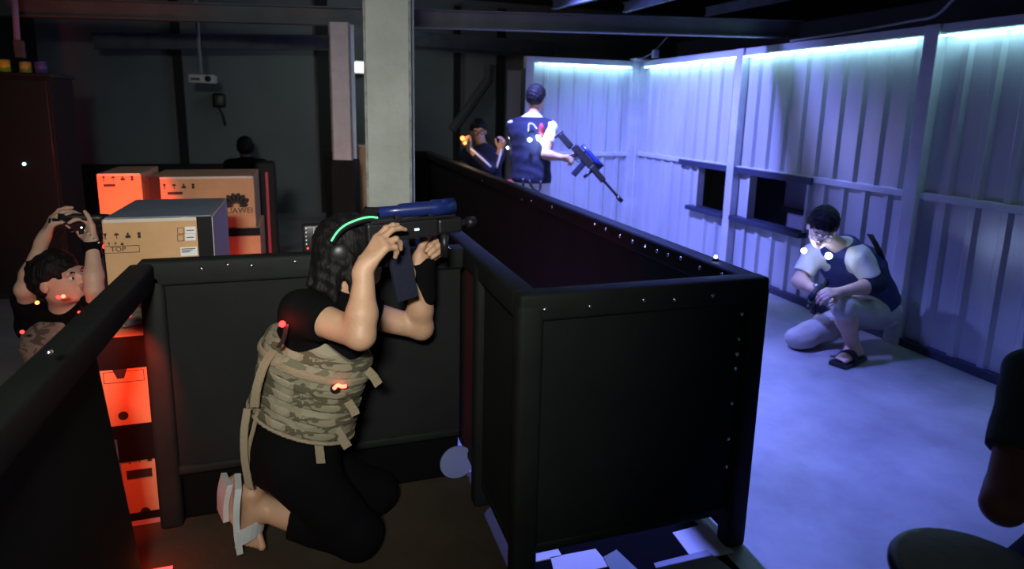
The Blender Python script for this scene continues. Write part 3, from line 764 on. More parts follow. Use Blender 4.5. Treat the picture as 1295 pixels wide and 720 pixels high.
for k in range(2):
    x0, z1 = pa(224, 288+9*k); x1, z0 = pa(233, 296+9*k); rect_outline(ca, x0, x1, z0, z1, YA)
    a, b = pa(234, 287+9*k), pa(248, 295+9*k)
    lb = link('paper_label', box((a[0], YA-0.0015, b[1]), (b[0], YA-0.0003, a[1])), M_PAPER, ca)
    ink('printed_lines', box((a[0]+0.004, YA-0.002, (a[1]+b[1])/2-0.002), (b[0]-0.006, YA-0.0014, (a[1]+b[1])/2+0.001)), lb)
a, b = pa(228, 313), pa(250, 323)
lb = link('paper_label', box((a[0], YA-0.0015, b[1]), (b[0], YA-0.0003, a[1])), M_PAPER, ca)
for k in range(3):
    ink('printed_lines', box((a[0]+0.004, YA-0.002, a[1]-0.008-0.006*k), (b[0]-0.006-0.01*k, YA-0.0014, a[1]-0.005-0.006*k)), lb)

# lower cartons of the same stack
YL = 2.37
def low_carton(pxs, zlo, zhi, x0, x1, label):
    c = carton('carton', (x0, YL, zlo), (x1, YL+0.40, zhi), label, tape=False)
    link('black_band', box((x0-0.001, YL-0.003, zhi-pxs[0]), (x1, YL-0.0003, zhi)), M_WRAP, c)
    link('black_band', box((x0-0.001, YL-0.003, zlo), (x1, YL-0.0003, zlo+pxs[1])), M_WRAP, c)
    return c
c1 = low_carton((0.115, 0.05), 0.325, 0.70, -0.71, -0.30, 'red-lit carton in the middle of the stack, printed with a round mark')
c2 = low_carton((0.09, 0.03), 0.0, 0.325, -0.665, -0.30, 'dim red-lit bottom carton with a white paper label')
def pl(px, py): p = aty(px, py, YL); return p.x, p.z
def disc(e, c, r, y):
    ink('round_mark', prism([front(c[0]+r*math.cos(2*math.pi*i/20), c[1]+r*math.sin(2*math.pi*i/20), y-0.001) for i in range(20)], (0, -1, 0), 0.001), e)
disc(c1, pl(156, 526), 0.016, YL)
x0, z1 = pl(130, 472); x1, z0 = pl(183, 481); rect_outline(c1, x0, x1, z0, z1, YL)
x0, z1 = pl(142, 468); x1, z0 = pl(162, 478)
ink('printed_stamp', prism([front(x0, z1, YL-0.001), front(x1, z1, YL-0.001), front(x1-0.012, z0, YL-0.001), front(x0+0.012, z0, YL-0.001)], (0, -1, 0), 0.001), c1)
icon_row(c2, *pl(164, 584), YL, 0.018, 4)
x0, z1 = pl(160, 596); x1, z0 = pl(193, 602)
ink('printed_bar', box((x0, YL-0.002, z0), (x1, YL-0.0005, z1)), c2)
disc(c2, pl(184, 647), 0.016, YL)
a, b = pl(207, 604), pl(231, 643)
lb = link('paper_label', box((a[0], YL-0.0022, b[1]), (b[0], YL-0.0010, a[1])), M_PAPER, c2)
for k in range(4):
    ink('printed_lines', box((a[0]+0.008, YL-0.0028, a[1]-0.02-0.02*k), (a[0]+0.028, YL-0.0021, a[1]-0.012-0.02*k)), lb)
# crumpled foil between A and the middle carton
cw = link('wrapping_film', solid([ecap((-0.69, 2.52, 0.724), (-0.45, 2.50, 0.724), 0.017, 0.017, (0, 1, 0), 5.0, 0.01)], 0.006, noise=0.004, nf=70), mat('grey_film', (0.16, 0.17, 0.18), 0.35, bump=0.5, bscale=30), None)
tag(cw, 'crumpled grey plastic film squashed under the large carton', 'film')

YB = 4.0
b0, b1 = aty(188, 228, YB), aty(322, 250, YB)
zB = aty(318, 223, YB).z; zB0 = aty(323, 288, YB).z
cB = carton('carton', (b0.x, YB, zB0), (b1.x, YB+0.45, zB), 'kraft carton with black flower logo and HUAWEI lettering, behind the large carton')
xb = aty(203, 240, YB).x
link('black_band', box((b0.x-0.001, YB-0.003, zB0), (xb, YB-0.0003, zB+0.002)), M_WRAP, cB)
def pbx(px, py): p = aty(px, py, YB); return p.x, p.z
icon_row(cB, *pbx(208, 236), YB, 0.028, 4)
x0, z1 = pbx(212, 243); x1, z0 = pbx(231, 246); ink('printed_bar', box((x0, YB-0.002, z0), (x1, YB-0.0005, z1)), cB)
lx, lz = pbx(299, 262); s = 0.085
bm = bmesh.new()
for i in range(8):
    ang = math.radians(22.5*i+11.25); sz = s*(0.78 if i in (0, 7) else 1.0)
    w = 0.19
    pts = []
    for (t, ww) in ((0.22, 0.02), (0.5, 0.13), (0.72, 0.19), (0.9, 0.14), (1.0, 0.03)):
        pts.append((t, ww))
    poly = [(t, ww) for t, ww in pts]+[(t, -ww) for t, ww in reversed(pts)]
    vs = [bm.verts.new(front(lx+sz*(t*math.cos(ang)-ww*math.sin(ang)), lz+sz*(t*math.sin(ang)+ww*math.cos(ang)), YB-0.0015)) for t, ww in poly]
    bm.faces.new(vs)
bmesh.ops.recalc_face_normals(bm, faces=bm.faces)
ink('printed_logo', bm_mesh(bm), cB)
ink('printed_word', text_mesh('HUAWEI', 0.046, front(lx, lz-0.022, YB-0.0012), (1, 0, 0), (0, 0, 1)), cB)
cD = carton('carton', (b0.x+0.006, YB, 0.0), (b1.x+0.02, YB+0.45, zB0), 'red-lit carton under the one with the flower logo')
link('black_band', box((b0.x+0.019, YB-0.003, aty(323, 298, YB).z), (b1.x+0.021, YB-0.0003, zB0)), M_WRAP, cD)
c0, c1_ = aty(125, 219, YB), aty(187, 257, YB)
cC = carton('carton', (c0.x, YB-0.05, 0.0), (min(c1_.x, b0.x)-0.012, YB+0.4, c0.z), 'tall bright red-lit carton left of the one with the flower logo')
def pcx(px, py): p = aty(px, py, YB-0.05); return p.x, p.z
icon_row(cC, *pcx(131, 226), YB-0.05, 0.026, 4)
x0, z1 = pcx(131, 233); x1, z0 = pcx(146, 236); ink('printed_bar', box((x0, YB-0.052, z0), (x1, YB-0.0505, z1)), cC)
x0, z1 = pcx(179, 222); x1, z0 = pcx(186, 231); rect_outline(cC, x0, x1, z0, z1, YB-0.05)
# post right of the cartons, red light on its edge painted as a stripe
rp = empty('padded_post', aty(338, 300, 4.3), 'black padded post with red light painted along its edge beside the stacked cartons', 'post')
q = aty(336, 245, 4.6)
rp.location = (q.x, 4.6, 0); WLOC[rp.name] = Vector(rp.location)
link('padding', box((q.x-0.055, 4.56, 0), (q.x+0.07, 4.68, q.z+0.22), 0.02, 3), M_VINYL, rp, True)
link('stripe', box((q.x+0.005, 4.554, 0.2), (q.x+0.022, 4.5598, q.z+0.15), 0.001), mat('red_light_streak', (0.35, 0.02, 0.05), 0.5), rp)  # red light on the edge put in as a coloured strip
# tan carton behind the smaller column
tb0, tb1 = aty(452, 184, 6.0), aty(478, 216, 6.0)
tc_ = carton('carton', (tb0.x, 6.0, 0.0), (tb1.x, 6.3, tb0.z), 'tall tan carton peeping out between the two steel columns')
# unseen red lamps added to redden the cartons, then the real led bar
def added_led(loc, m, power, col, label, r=0.014, to=None, cone=60):
    e = empty('added_led', loc, label, 'light')
    link('base', ico(r*1.3, 2, (1, 1, 0.5), Vector(loc)), M_BLACK, e, True)
    link('bulb', ico(r*0.8, 2, (1, 1, 1), Vector(loc)+Vector((0, 0, r*0.8))), m, e, True)
    q = Vector(loc)+Vector((0, 0, r*2.6))
    if to is None: lamp('led_or_added_light', q, power, col, 0.02, e)
    else:
        l = lamp('led_or_added_light', q, power, col, 0.02, e, 'SPOT', spot_size=math.radians(cone), spot_blend=0.6); aim(l, to, q)
    return e
RED = (1.0, 0.055, 0.02)
pk_ = added_led((-0.92, 3.38, 0.80), G_RED, 55.0, RED, 'added unseen red lamp on a thin black pole in front of the tall carton', to=(-1.02, 3.95, 0.88), cone=66)  # added to light the tall carton red, pole made up with it
link('pole', tube([(-0.92, 3.38, 0.0), (-0.92, 3.38, 0.80)], 0.008, 8), M_BLACK, pk_, True)
added_led((-0.24, 3.72, 0.018), G_RED, 12.0, RED, 'added unseen red lamp on the floor beside the padded post')  # added to redden the carton under the flower logo
pk_ = empty('added_led', (-0.52, 2.06, 0.885), 'added unseen red lamp under the rail of the side partition', 'light')  # added out of sight to redden the two low cartons
link('base', ico(0.02, 2, (1, 1, 0.5), (-0.52, 2.06, 0.888)), M_BLACK, pk_, True)
link('bulb', ico(0.011, 2, (1, 1, 1), (-0.52, 2.06, 0.872)), G_RED, pk_, True)
aim(lamp('led_or_added_light', (-0.52, 2.06, 0.85), 26.0, RED, 0.02, pk_, 'SPOT', spot_size=math.radians(66), spot_blend=0.5), (-0.70, 2.38, 0.42), (-0.52, 2.06, 0.85))
ls = empty('led_bar', (-0.50, 2.02, 0.0), 'glowing red and yellow led bar on the floor at the lower left', 'light')
link('base', box((-0.60, 1.985, 0.008), (-0.45, 2.025, 0.035), 0.004), M_BLACK, ls)
for k in range(9):
    xx = -0.59+0.0165*k
    link('diode', ico(0.006, 1, loc=(xx, 1.999, 0.038)), G_YELLOW if k > 1 else G_RED, ls, True)
link('diffuser', box((-0.60, 2.008, 0.035), (-0.45, 2.022, 0.042), 0.002), G_RED, ls)
lamp('bar_light', (-0.53, 2.03, 0.10), 0.7, RED, 0.03, ls)

# ================================================================== PEOPLE
def person(label, J, base, h=0.006, skin=M_SKIN, shirt=None, trousers=None, sleeve=0.6, leg=0.75, side=None, hair=True,
           face=True, w=1.0, wrinkle=0.0025, hair_extra=None, shirt_in=0.010, ch=None, arm_s=1.0):
    root = empty('person', base, label, 'person')
    s = Vector(side) if side is not None else Vector(J['shR'])-Vector(J['shL'])
    tor = torso_prims(J['P'], J['C'], J['N'], s, w)
    shl = [cap(J['N'], J['shR'], 0.052, 0.056, 0.05), cap(J['N'], J['shL'], 0.052, 0.056, 0.05),
           cap(J['C'], Vector(J['shR']).lerp(Vector(J['C']), 0.25), 0.085*w, 0.05, 0.05), cap(J['C'], Vector(J['shL']).lerp(Vector(J['C']), 0.25), 0.085*w, 0.05, 0.05)]
    H = Vector(J['H']); N = Vector(J['N'])
    body = tor+shl+[cap(N, H-Vector(J['hu']).normalized()*0.05-Vector(J['hf']).normalized()*0.015, 0.055, 0.050, 0.03)]
    body += head_prims(H, J['hf'], J['hu'], 1.0, face)
    sl = list(tor)+list(shl)
    for q in 'RL':
        sh, el, wr = (Vector(J[k+q]) for k in ('sh', 'el', 'wr'))
        body += arm_prims(sh, el, wr, arm_s)
        if 'hand'+q in J: body += hand_prims(wr, *J['hand'+q])
        sl.append(fcap(sh, sh.lerp(el, min(sleeve, 1.0)), 0.056, 0.056-0.008*sleeve, 0.03))
        if sleeve > 1.0: sl += [fcap(el, el.lerp(wr, sleeve-1.0), 0.046, 0.036, 0.02)]
    tr = [ecap(J['P'], Vector(J['P']).lerp(Vector(J['C']), 0.2), 0.112*w, 0.102*w, s, 1.38)]
    if 'hipR' in J:
        for q in 'RL':
            hip, kn, an = (Vector(J[k+q]) for k in ('hip', 'kn', 'an'))
            lp = leg_prims(hip, kn, an); body += lp
            if 'foot'+q in J: body += foot_prims(an, *J['foot'+q])
            tr.append(lp[0])
            if leg > 0: tr.append(fcap(kn, kn.lerp(an, leg), 0.064, 0.064-0.014*leg, 0.03))
    link('body', solid(body, h), skin, root)
    ch = ch or max(h, 0.006)
    if shirt is not None: link('shirt', solid(infl(sl, shirt_in), ch, noise=wrinkle, nf=38), shirt, root)
    if trousers is not None: link('trousers', solid(infl(tr, 0.016), ch, noise=wrinkle, nf=30), trousers, root)
    if hair:
        hp = hair_prims(H, J['hf'], J['hu'])
        if hair_extra: hp = hp+hair_extra
        link('hair', solid(hp, 0.005, noise=0.0026, nf=120), M_HAIR, root)
    return root

def led(root, loc, m, r=0.007, power=0.0, col=(1, 1, 1), name='led'):
    o = link(name, ico(r, 2, loc=loc), m, root, True)
    if power: 
        l = lamp('led_or_added_light', Vector(loc), power, col, 0.02); l.parent = root; l.location = Vector(loc)-WLOC[root.name]
    return o

# ---- rifles: local x forward, z up, origin at the top of the grip
def rifle(label, loc, fwd, up, s=1.0, scope=M_GUNBLUE, mag=M_NAVY, glow_m=None, long=False, stock=True, magx=0.065, magl=0.17, magw=0.06):
    rt = empty('toy_rifle', loc, label, 'toy gun', 'laser tag rifles', rot=frame_rot(fwd, up))
    S = lambda v: tuple(c*s for c in v)
    def part(n, me, m, sm=False, par=None): return link(n, me, m, par or rt, sm, local=True)
    part('receiver', box(S((-0.10, -0.024, 0.0)), S((0.17, 0.024, 0.065)), 0.006*s), M_BLACK)
    part('handguard', box(S((0.17, -0.028, 0.004)), S((0.36 if long else 0.27, 0.028, 0.062)), 0.010*s), M_BLACK)
    part('barrel', tube([S((0.25, 0, 0.035)), S((0.58 if long else 0.31, 0, 0.035))], 0.013*s, 12), M_BLACK, True)
    part('muzzle', tube([S((0.56 if long else 0.30, 0, 0.035)), S((0.63 if long else 0.335, 0, 0.035))], 0.022*s, 12), M_BLACK, True)
    part('grip', box(S((-0.045, -0.016, -0.105)), S((0.0, 0.016, 0.004)), 0.008*s, mtx=Matrix.Rotation(0.25, 4, 'Y')), M_BLACK)
    part('trigger_guard', tube(bez([S((0.0, 0, 0.0)), S((0.012, 0, -0.035)), S((0.05, 0, -0.035)), S((0.06, 0, 0.0))], 4), 0.004*s, 6), M_BLACK)
    part('magazine', box(S((magx, -0.017, -magl)), S((magx+magw, 0.017, 0.004)), 0.008*s, mtx=Matrix.Rotation(-0.15, 4, 'Y')), mag)
    part('foregrip', tube([S((0.205, 0, 0.004)), S((0.205, 0, -0.09))], 0.016*s, 12), M_BLACK, True)
    part('top_rail', box(S((-0.08, -0.011, 0.065)), S((0.25, 0.011, 0.075)), 0.002*s), M_BLACK)
    sc = part('scope', tube([S((-0.05, 0, 0.105)), S((0.02, 0, 0.105)), S((0.03, 0, 0.105)), S((0.15, 0, 0.105)), S((0.16, 0, 0.105)), S((0.245, 0, 0.105))],
                   [0.020*s, 0.020*s, 0.026*s, 0.026*s, 0.031*s, 0.031*s], 16), scope, True)
    for x in (0.02, 0.15):
        part('scope_ring', box(S((x-0.012, -0.014, 0.073)), S((x+0.012, 0.014, 0.094)), 0.003*s), M_BLACK)
    if stock: part('stock', box(S((-0.28, -0.017, -0.02)), S((-0.10, 0.017, 0.045)), 0.010*s), M_BLACK)
    if stock: part('butt_plate', box(S((-0.295, -0.020, -0.05)), S((-0.275, 0.020, 0.055)), 0.006*s), M_BLACK)
    if glow_m: part('indicator', box(S((0.075, -0.027, 0.03)), S((0.093, -0.0235, 0.037)), 0.001*s), glow_m)
    return rt

# ---------------- 1  kneeling shooter in front
FYP = 2.08
J = dict(P=aty(370, 575, 2.06), C=aty(398, 452, 2.05), N=aty(418, 385, 2.05), H=aty(446, 320, 2.06), hf=(1, 0.10, 0.02), hu=(-0.02, 0, 1),
         shR=aty(384, 396, 1.93), elR=aty(456, 424, 1.76), wrR=aty(461, 338, 1.82),
         shL=aty(440, 392, 2.16), elL=aty(533, 415, 2.13), wrL=aty(528, 335, 2.10),
         handR=((0.62, 0.12, 0.78), (0.62, 0.55, -0.55), 1, ((14, 28, 18), (18, 34, 20), (40, 55, 30), (55, 60, 30)), (0.4, 0.8, 0.3)),
         handL=((0.72, 0.10, 0.66), (-0.25, -0.92, 0.25), -1, ((8, 18, 12), (78, 75, 30), (80, 75, 30), (80, 70, 30)), (0.3, 0.8, 0.4)),
         hipR=aty(372, 588, 1.98), knR=(0.12, 1.95, 0.085), anR=aty(330, 643, FYP),
         hipL=aty(368, 580, 2.13), knL=(0.20, 2.17, 0.085), anL=aty(308, 628, 2.20),
         footR=(aty(318, 622, FYP), aty(313, 668, FYP), aty(319, 693, FYP-0.035), (0.1, -1, 0), 1.0, (0.95, -0.3, 0.1)),
         footL=(aty(299, 614, 2.20), aty(294, 646, 2.20), aty(303, 660, 2.20), (0, -1, 0)))
hb = J['H']
hx = [cap(aty(425, 318, 2.06), aty(408, 372, 2.05), 0.055, 0.035, 0.03), cap(aty(412, 335, 2.0), aty(398, 390, 1.98), 0.030, 0.018, 0.02),
      cap(aty(425, 330, 1.99), aty(420, 385, 1.96), 0.030, 0.014, 0.02), cap(aty(440, 330, 1.985), aty(447, 372, 1.95), 0.026, 0.010, 0.02),
      cap(aty(404, 330, 2.06), aty(392, 360, 2.04), 0.022, 0.012, 0.02)]
shooter = person('kneeling person in tan camouflage vest and white sandals aiming a toy rifle', J, (-0.05, 2.06, 0), h=0.004, shirt=M_CLOTHB, trousers=M_CLOTHB,
                 sleeve=0.42, leg=0.66, side=(0.75, -0.66, 0), w=1.02, hair_extra=hx, face=True)
# green lit headset
arc = [aty(x, y, 1.945) for x, y in ((419, 305), (427, 293), (438, 284), (455, 277), (468, 274.5), (478, 275.5))]
hs = link('headset_band', tube(bez([p+Vector((0, 0.018, -0.006)) for p in arc], 6), 0.014, 10), M_BLACK, shooter, True)
link('green_light', tube(bez(arc, 6), 0.0025, 8), G_GREEN, hs, True)
link('ear_cup', solid([ell(aty(430, 322, 1.975), (0.036, 0.036, 0.018), ((1, 0, 0), (0, 0, 1), (0, 1, 0)))], 0.004), M_BLACK, shooter)
# wrist guard on the far arm
w0, e0 = Vector(J['wrL']), Vector(J['elL'])
link('wrist_guard', solid([fcap(w0.lerp(e0, 0.55)+Vector((0.012, 0, 0)), w0+Vector((0.012, 0, 0.01)), 0.036, 0.040, 0.01),
                           cap(w0.lerp(e0, 0.5)+Vector((0.03, 0, 0)), w0+Vector((0.03, 0, 0.0)), 0.025, 0.03, 0.02)], 0.004), M_CLOTHB, shooter)
# vest
Pv, Nv = Vector(J['P']), Vector(J['N']); ax = (Nv-Pv).normalized(); Lv = (Nv-Pv).length
sv = (0.75, -0.66, 0.0)
def tcoord(X, Y, Z): return (X-Pv.x)*ax.x+(Y-Pv.y)*ax.y+(Z-Pv.z)*ax.z
vest_prims = infl(torso_prims(J['P'], J['C'], J['N'], sv, 1.06), 0.022)
tl, tu = 0.135, 0.425
xm = aty(405, 440, 1.92).x
def vclip(X, Y, Z):
    t = tcoord(X, Y, Z); bump = 0.05*np.clip(1-np.abs(X-xm)/0.085, 0, 1)
    return np.maximum(tl-t, t-(tu-0.015+bump))
vest = link('vest', solid(vest_prims, 0.005, clip=vclip, noise=0.0012, nf=60), M_CAMO, shooter)
for k in range(6):
    t0 = tl+0.012+k*0.047
    link('webbing_row', solid(infl(vest_prims, 0.0035 if k % 2 else 0.005), 0.005, clip=lambda X, Y, Z: np.abs(tcoord(X, Y, Z)-t0-0.013)-0.013, noise=0.0012, nf=60),
         [M_CAMO, M_STRAP][k in (4,)], vest)
link('lower_trim', solid(infl(vest_prims, 0.008), 0.004, clip=lambda X, Y, Z: np.abs(tcoord(X, Y, Z)-tl-0.004)-0.005), M_STRAP, vest)
def strap(pts, Y, w, name='strap', wd=None, m=M_STRAP):
    ys = Y if isinstance(Y, (list, tuple)) else [Y]*len(pts)
    P = bez([aty(x, y, yy) for (x, y), yy in zip(pts, ys)], 5)
    return link(name, ribbon(P, wd or Vector((w, -w*0.5, 0)), 0.004), m, shooter)
strap([(402, 552), (404, 568), (406, 586)], 1.90, 0.026, wd=Vector((0.026, -0.006, 0)))
strap([(425, 542), (433, 555), (440, 566)], 1.90, 0.026, wd=Vector((0.024, -0.004, 0.016)))
strap([(440, 508), (447, 518), (450, 525)], 1.885, 0.026, wd=Vector((0.024, -0.004, 0.012)))
strap([(464, 468), (472, 476), (479, 487)], 1.92, 0.026, wd=Vector((0.022, -0.004, 0.018)))
strap([(350, 438), (335, 460), (325, 490), (322, 515)], [1.99, 1.96, 1.96, 1.97], 0.03, wd=Vector((0.026, -0.02, 0.006)))
strap([(313, 517), (309, 545), (309, 575), (312, 598), (316, 618)], 1.99, 0.022, wd=Vector((0.022, -0.01, 0)))
strap([(326, 520), (320, 545), (314, 570), (313, 600)], 2.0, 0.012, wd=Vector((0.01, -0.01, 0)))
strap([(352, 440), (359, 428), (363, 410)], 1.87, 0.014, wd=Vector((0.012, -0.006, 0)), m=M_BLACK)
led(shooter, aty(357, 410, 1.85), G_RED, 0.010, 0.5, RED)
link('tube_led', tube(bez([aty(422, 492, 1.862), aty(427, 487.5, 1.86), aty(432, 489, 1.86), aty(438, 488.5, 1.862)], 5), 0.0055, 8), G_REDHOT, shooter, True)

link('led_mount', solid([ell(aty(424, 492, 1.872), (0.016, 0.016, 0.006), ((1, 0, 0), (0, 0, 1), (0, 1, 0)))], 0.003), M_BLACK, shooter)
# sandals
def sandal(pts, sd, strap_c, wn, name='sandal'):
    pass
q0, q1, q2 = aty(301, 609, FYP), aty(299, 664, FYP), aty(303, 690, FYP)
sn = link('sandal', ribbon(bez([q0+Vector((0, 0, 0.0)), q0.lerp(q1, 0.5)+Vector((-0.004, 0, 0)), q1, q2], 5), Vector((0.012, -0.098, 0)), 0.020), M_WHITE, shooter)
ringp = []
for i in range(13):
    a = math.pi*i/12
    ringp.append(aty(301, 669, FYP)+Vector((math.sin(a)*0.085, -math.cos(a)*0.058, 0.018*math.sin(a))))
link('sandal_strap', ribbon(ringp, Vector((0.012, 0, 0.058)), 0.005), M_WHITE, sn)
q0, q1 = aty(287, 606, 2.19), aty(282, 652, 2.19)
sn2 = link('sandal', ribbon(bez([q0, q0.lerp(q1, 0.5)+Vector((-0.006, 0, 0)), q1], 5), Vector((0.03, -0.088, 0.0)), 0.018), M_WHITE, shooter)

rifle('black and blue toy rifle aimed by the kneeling person in the camouflage vest', aty(497, 303, 1.97), (1, 0.22, 0.02), (0, 0.0, 1), 0.86, glow_m=G_CYANDOT, stock=False, magx=-0.03, magl=0.24, magw=0.085)
# sensor pack standing on the partition rail
sp0 = aty(397, 300, 2.30)
pk = empty('sensor_pack', (sp0.x, 2.305, T), 'black sensor pack with white dots standing on the partition rail', 'device')
link('case', box((sp0.x-0.04, 2.285, T), (sp0.x+0.04, 2.325, T+0.105), 0.012, 3), M_BLACK, pk, True)
for k in range(5): link('dot', ico(0.003, 1, loc=(sp0.x-0.026, 2.2845, T+0.035+0.014*k)), M_PAPER, pk)
link('mark', tube([(sp0.x+0.0, 2.2835, T+0.06), (sp0.x+0.0, 2.2835, T+0.095), (sp0.x+0.016, 2.2835, T+0.06)], 0.0018, 6), M_PAPER, pk)
link('led', ico(0.004, 1, loc=(sp0.x-0.022, 2.2845, T+0.02)), G_RED, pk)

# ---------------- 2  player with raised rifle, left
D2 = 2.72
J = dict(H=atd(74, 352, D2), hf=(0.95, -0.30, 0.20), hu=(-0.1, 0, 1), N=atd(66, 398, D2+0.02), C=atd(66, 430, D2+0.04), P=atd(70, 560, D2+0.05),
         shR=atd(28, 400, D2+0.02), elR=atd(31, 366, D2-0.03), wrR=atd(55, 302, D2-0.05), shL=atd(108, 402, D2+0.06), elL=atd(119, 366, D2-0.02), wrL=atd(117, 308, D2+0.02),
         handR=((0.45, 0.0, 0.8), (0.8, 0.4, -0.4), 1, ((15, 30, 20), (25, 40, 20), (40, 50, 20), (50, 50, 20)), (0.4, 0.8, 0.2)),
         handL=((-0.1, 0.0, 1.0), (-0.7, -0.6, 0.1), -1, ((25, 35, 15), (30, 40, 20), (45, 45, 20), (10, 10, 5)), (0.9, 0.4, 0.1)))
J['shR'] = Vector(J['elR'])+Vector((-0.03, 0.14, -0.20)); J['shL'] = Vector(J['elL'])+Vector((-0.02, 0.10, -0.20))
J['N'] = (J['shR']+J['shL'])/2+Vector((0, 0.02, 0.06)); J['C'] = J['N']-Vector((0, 0, 0.14)); J['P'] = J['N']-Vector((0.0, -0.02, 0.42))
bz = J['P']
J.update(hipR=bz+Vector((-0.09, 0, -0.02)), knR=(bz.x-0.1, bz.y-0.30, 0.09), anR=(bz.x-0.12, bz.y+0.05, 0.07), hipL=bz+Vector((0.08, 0, -0.02)), knL=(bz.x+0.06, bz.y-0.30, 0.09), anL=(bz.x+0.04, bz.y+0.05, 0.07),
         footR=((bz.x-0.12, bz.y+0.09, 0.06), (bz.x-0.12, bz.y+0.19, 0.04), (bz.x-0.12, bz.y+0.22, 0.035), (1, 0, 0)), footL=((bz.x+0.04, bz.y+0.09, 0.06), (bz.x+0.04, bz.y+0.19, 0.04), (bz.x+0.04, bz.y+0.22, 0.035), (1, 0, 0)))
H2 = J['H']
lady = person('person at the left edge raising a toy rifle overhead with both arms', J, (bz.x, bz.y, 0), h=0.0045, skin=M_SKIN_PALE, shirt=M_CLOTHB, trousers=M_CLOTHB, sleeve=0.75, leg=0.9, arm_s=0.84,
              side=(1, 0.2, 0), hair_extra=[cap(H2+Vector((-0.07, 0.06, 0.0)), H2+Vector((-0.09, 0.06, -0.10)), 0.05, 0.03, 0.03)])
add_face(lady, H2, J['hf'], J['hu'])
vp = infl(torso_prims(J['P'], J['C'], J['N'], (1, 0.2, 0), 1.04), 0.02)
nz = J['N'].z
link('vest', solid(vp, 0.006, clip=lambda X, Y, Z: np.maximum(Z-(nz-0.02)+0*X+0*Y, (nz-0.42)-Z), noise=0.0012, nf=60), M_CAMOD, lady)
wl = Vector(J['wrL'])
link('wrist_guard', solid([fcap(wl-Vector((0, 0, 0.05)), wl+Vector((-0.004, 0, 0.012)), 0.035, 0.038, 0.01)], 0.005), M_CLOTHB, lady)
for k in range(6):
    link('stud', ico(0.0045, 1, loc=atd(103+4.4*k, 288+3.8*k, D2-0.07)), G_CYANDOT if k == 0 else M_PAPER, lady)
for (x, y, m_, pw) in ((47, 383, G_ORANGE, 0.03), (74, 376, G_RED, 0.06), (80, 375, G_REDHOT, 0.0), (28, 420, G_RED, 0.03)):
    led(lady, atd(x, y, D2-0.16), m_, 0.008, pw, RED)
# chest leds light her arms and the cartons behind
led(lady, atd(100, 395, D2-0.05), G_RED, 0.006, 0.12, RED)
rifle('black toy rifle held overhead by the person at the left edge', atd(84, 288, D2-0.02), (0.9, 0.25, -0.12), (-0.1, -0.6, 0.8), 0.62, scope=M_BLACK, mag=M_BLACK, stock=False)

# ---------------- 3  player peering over the far barrier
D3 = 6.6
J = dict(H=atd(605, 166, D3), hf=(-0.25, -1, -0.05), hu=(-0.05, 0, 1), N=atd(612, 190, D3+0.02), C=atd(614, 208, D3+0.06), P=atd(620, 258, D3+0.2),
         shR=atd(594, 190, D3), elR=atd(621, 215, D3-0.25), wrR=atd(596, 189, D3-0.30), shL=atd(634, 192, D3+0.05), elL=atd(624, 216, D3-0.12), wrL=atd(632, 189, D3-0.28),
         handR=((-0.5, -0.2, 0.7), (0.5, -0.6, 0.3), 1), handL=((0.1, -0.4, 0.9), (-0.6, -0.6, 0), -1))
J['shR'] = J['N']+Vector((-0.19, 0.0, -0.05)); J['elR'] = atd(619, 213, D3-0.30); J['wrR'] = atd(594, 189, D3-0.33)
J['shL'] = J['N']+Vector((0.17, 0.03, -0.05)); J['elL'] = atd(626, 214, D3-0.22); J['wrL'] = atd(633, 189, D3-0.30)
bz = J['P']
J.update(hipR=bz+Vector((-0.09, 0, 0)), knR=(bz.x-0.12, bz.y-0.22, 0.42), anR=(bz.x-0.12, bz.y+0.05, 0.08), hipL=bz+Vector((0.09, 0, 0)), knL=(bz.x+0.12, bz.y-0.22, 0.42), anL=(bz.x+0.12, bz.y+0.05, 0.08),
         footR=((bz.x-0.12, bz.y+0.07, 0.04), (bz.x-0.12, bz.y-0.08, 0.035), (bz.x-0.12, bz.y-0.14, 0.03), (1, 0, 0)), footL=((bz.x+0.12, bz.y+0.07, 0.04), (bz.x+0.12, bz.y-0.08, 0.035), (bz.x+0.12, bz.y-0.14, 0.03), (1, 0, 0)))
far = person('person in glasses and dark jacket peering over the far end of the barrier', J, (bz.x, bz.y, 0), h=0.006, shirt=M_NAVY, trousers=M_CLOTHB, sleeve=1.75, leg=0.95, side=(1, 0, 0))
add_face(far, J['H'], J['hf'], J['hu'])
def glasses(root, H, hf, hu, m):
    f = nrm(hf); u = Vector(hu); u = (u-f*u.dot(f)).normalized(); r = f.cross(u)
    P = lambda a, b, d: Vector(H)+f*a+u*b+r*d
    bm = bmesh.new()
    for sd in (-1, 1):
        ring = [P(0.108, -0.006+0.019*math.sin(t*math.pi/6), sd*0.033+0.025*math.cos(t*math.pi/6)) for t in range(13)]
        b_tube(bm, ring, 0.0026, 6); b_tube(bm, [P(0.105, 0.0, sd*0.058), P(0.0, -0.004, sd*0.082)], 0.0026, 6)
    b_tube(bm, [P(0.109, 0, -0.009), P(0.110, 0.002, 0.009)], 0.0026, 6)
    link('glasses', bm_mesh(bm), m, root, True)
glasses(far, J['H'], J['hf'], J['hu'], M_BLACK)
for q in 'RL':   # pale piping along the sleeves
    sh, el, wr = (Vector(J[k+q]) for k in ('sh', 'el', 'wr'))
    o_ = Vector((0, -0.055, 0.015))
    link('sleeve_stripe', tube(bez([el+o_, el.lerp(wr, 0.5)+o_, wr+o_*0.7], 5), 0.012, 8), M_WHITECL, far, True)
tl_ = empty('toy_pistol', atd(588, 181, D3-0.42), 'small toy gun with an orange light held by the person in glasses', 'toy gun')
pp = atd(588, 181, D3-0.42)
link('body', box(pp+Vector((-0.04, -0.02, -0.025)), pp+Vector((0.05, 0.02, 0.025)), 0.008), M_BLACK, tl_)
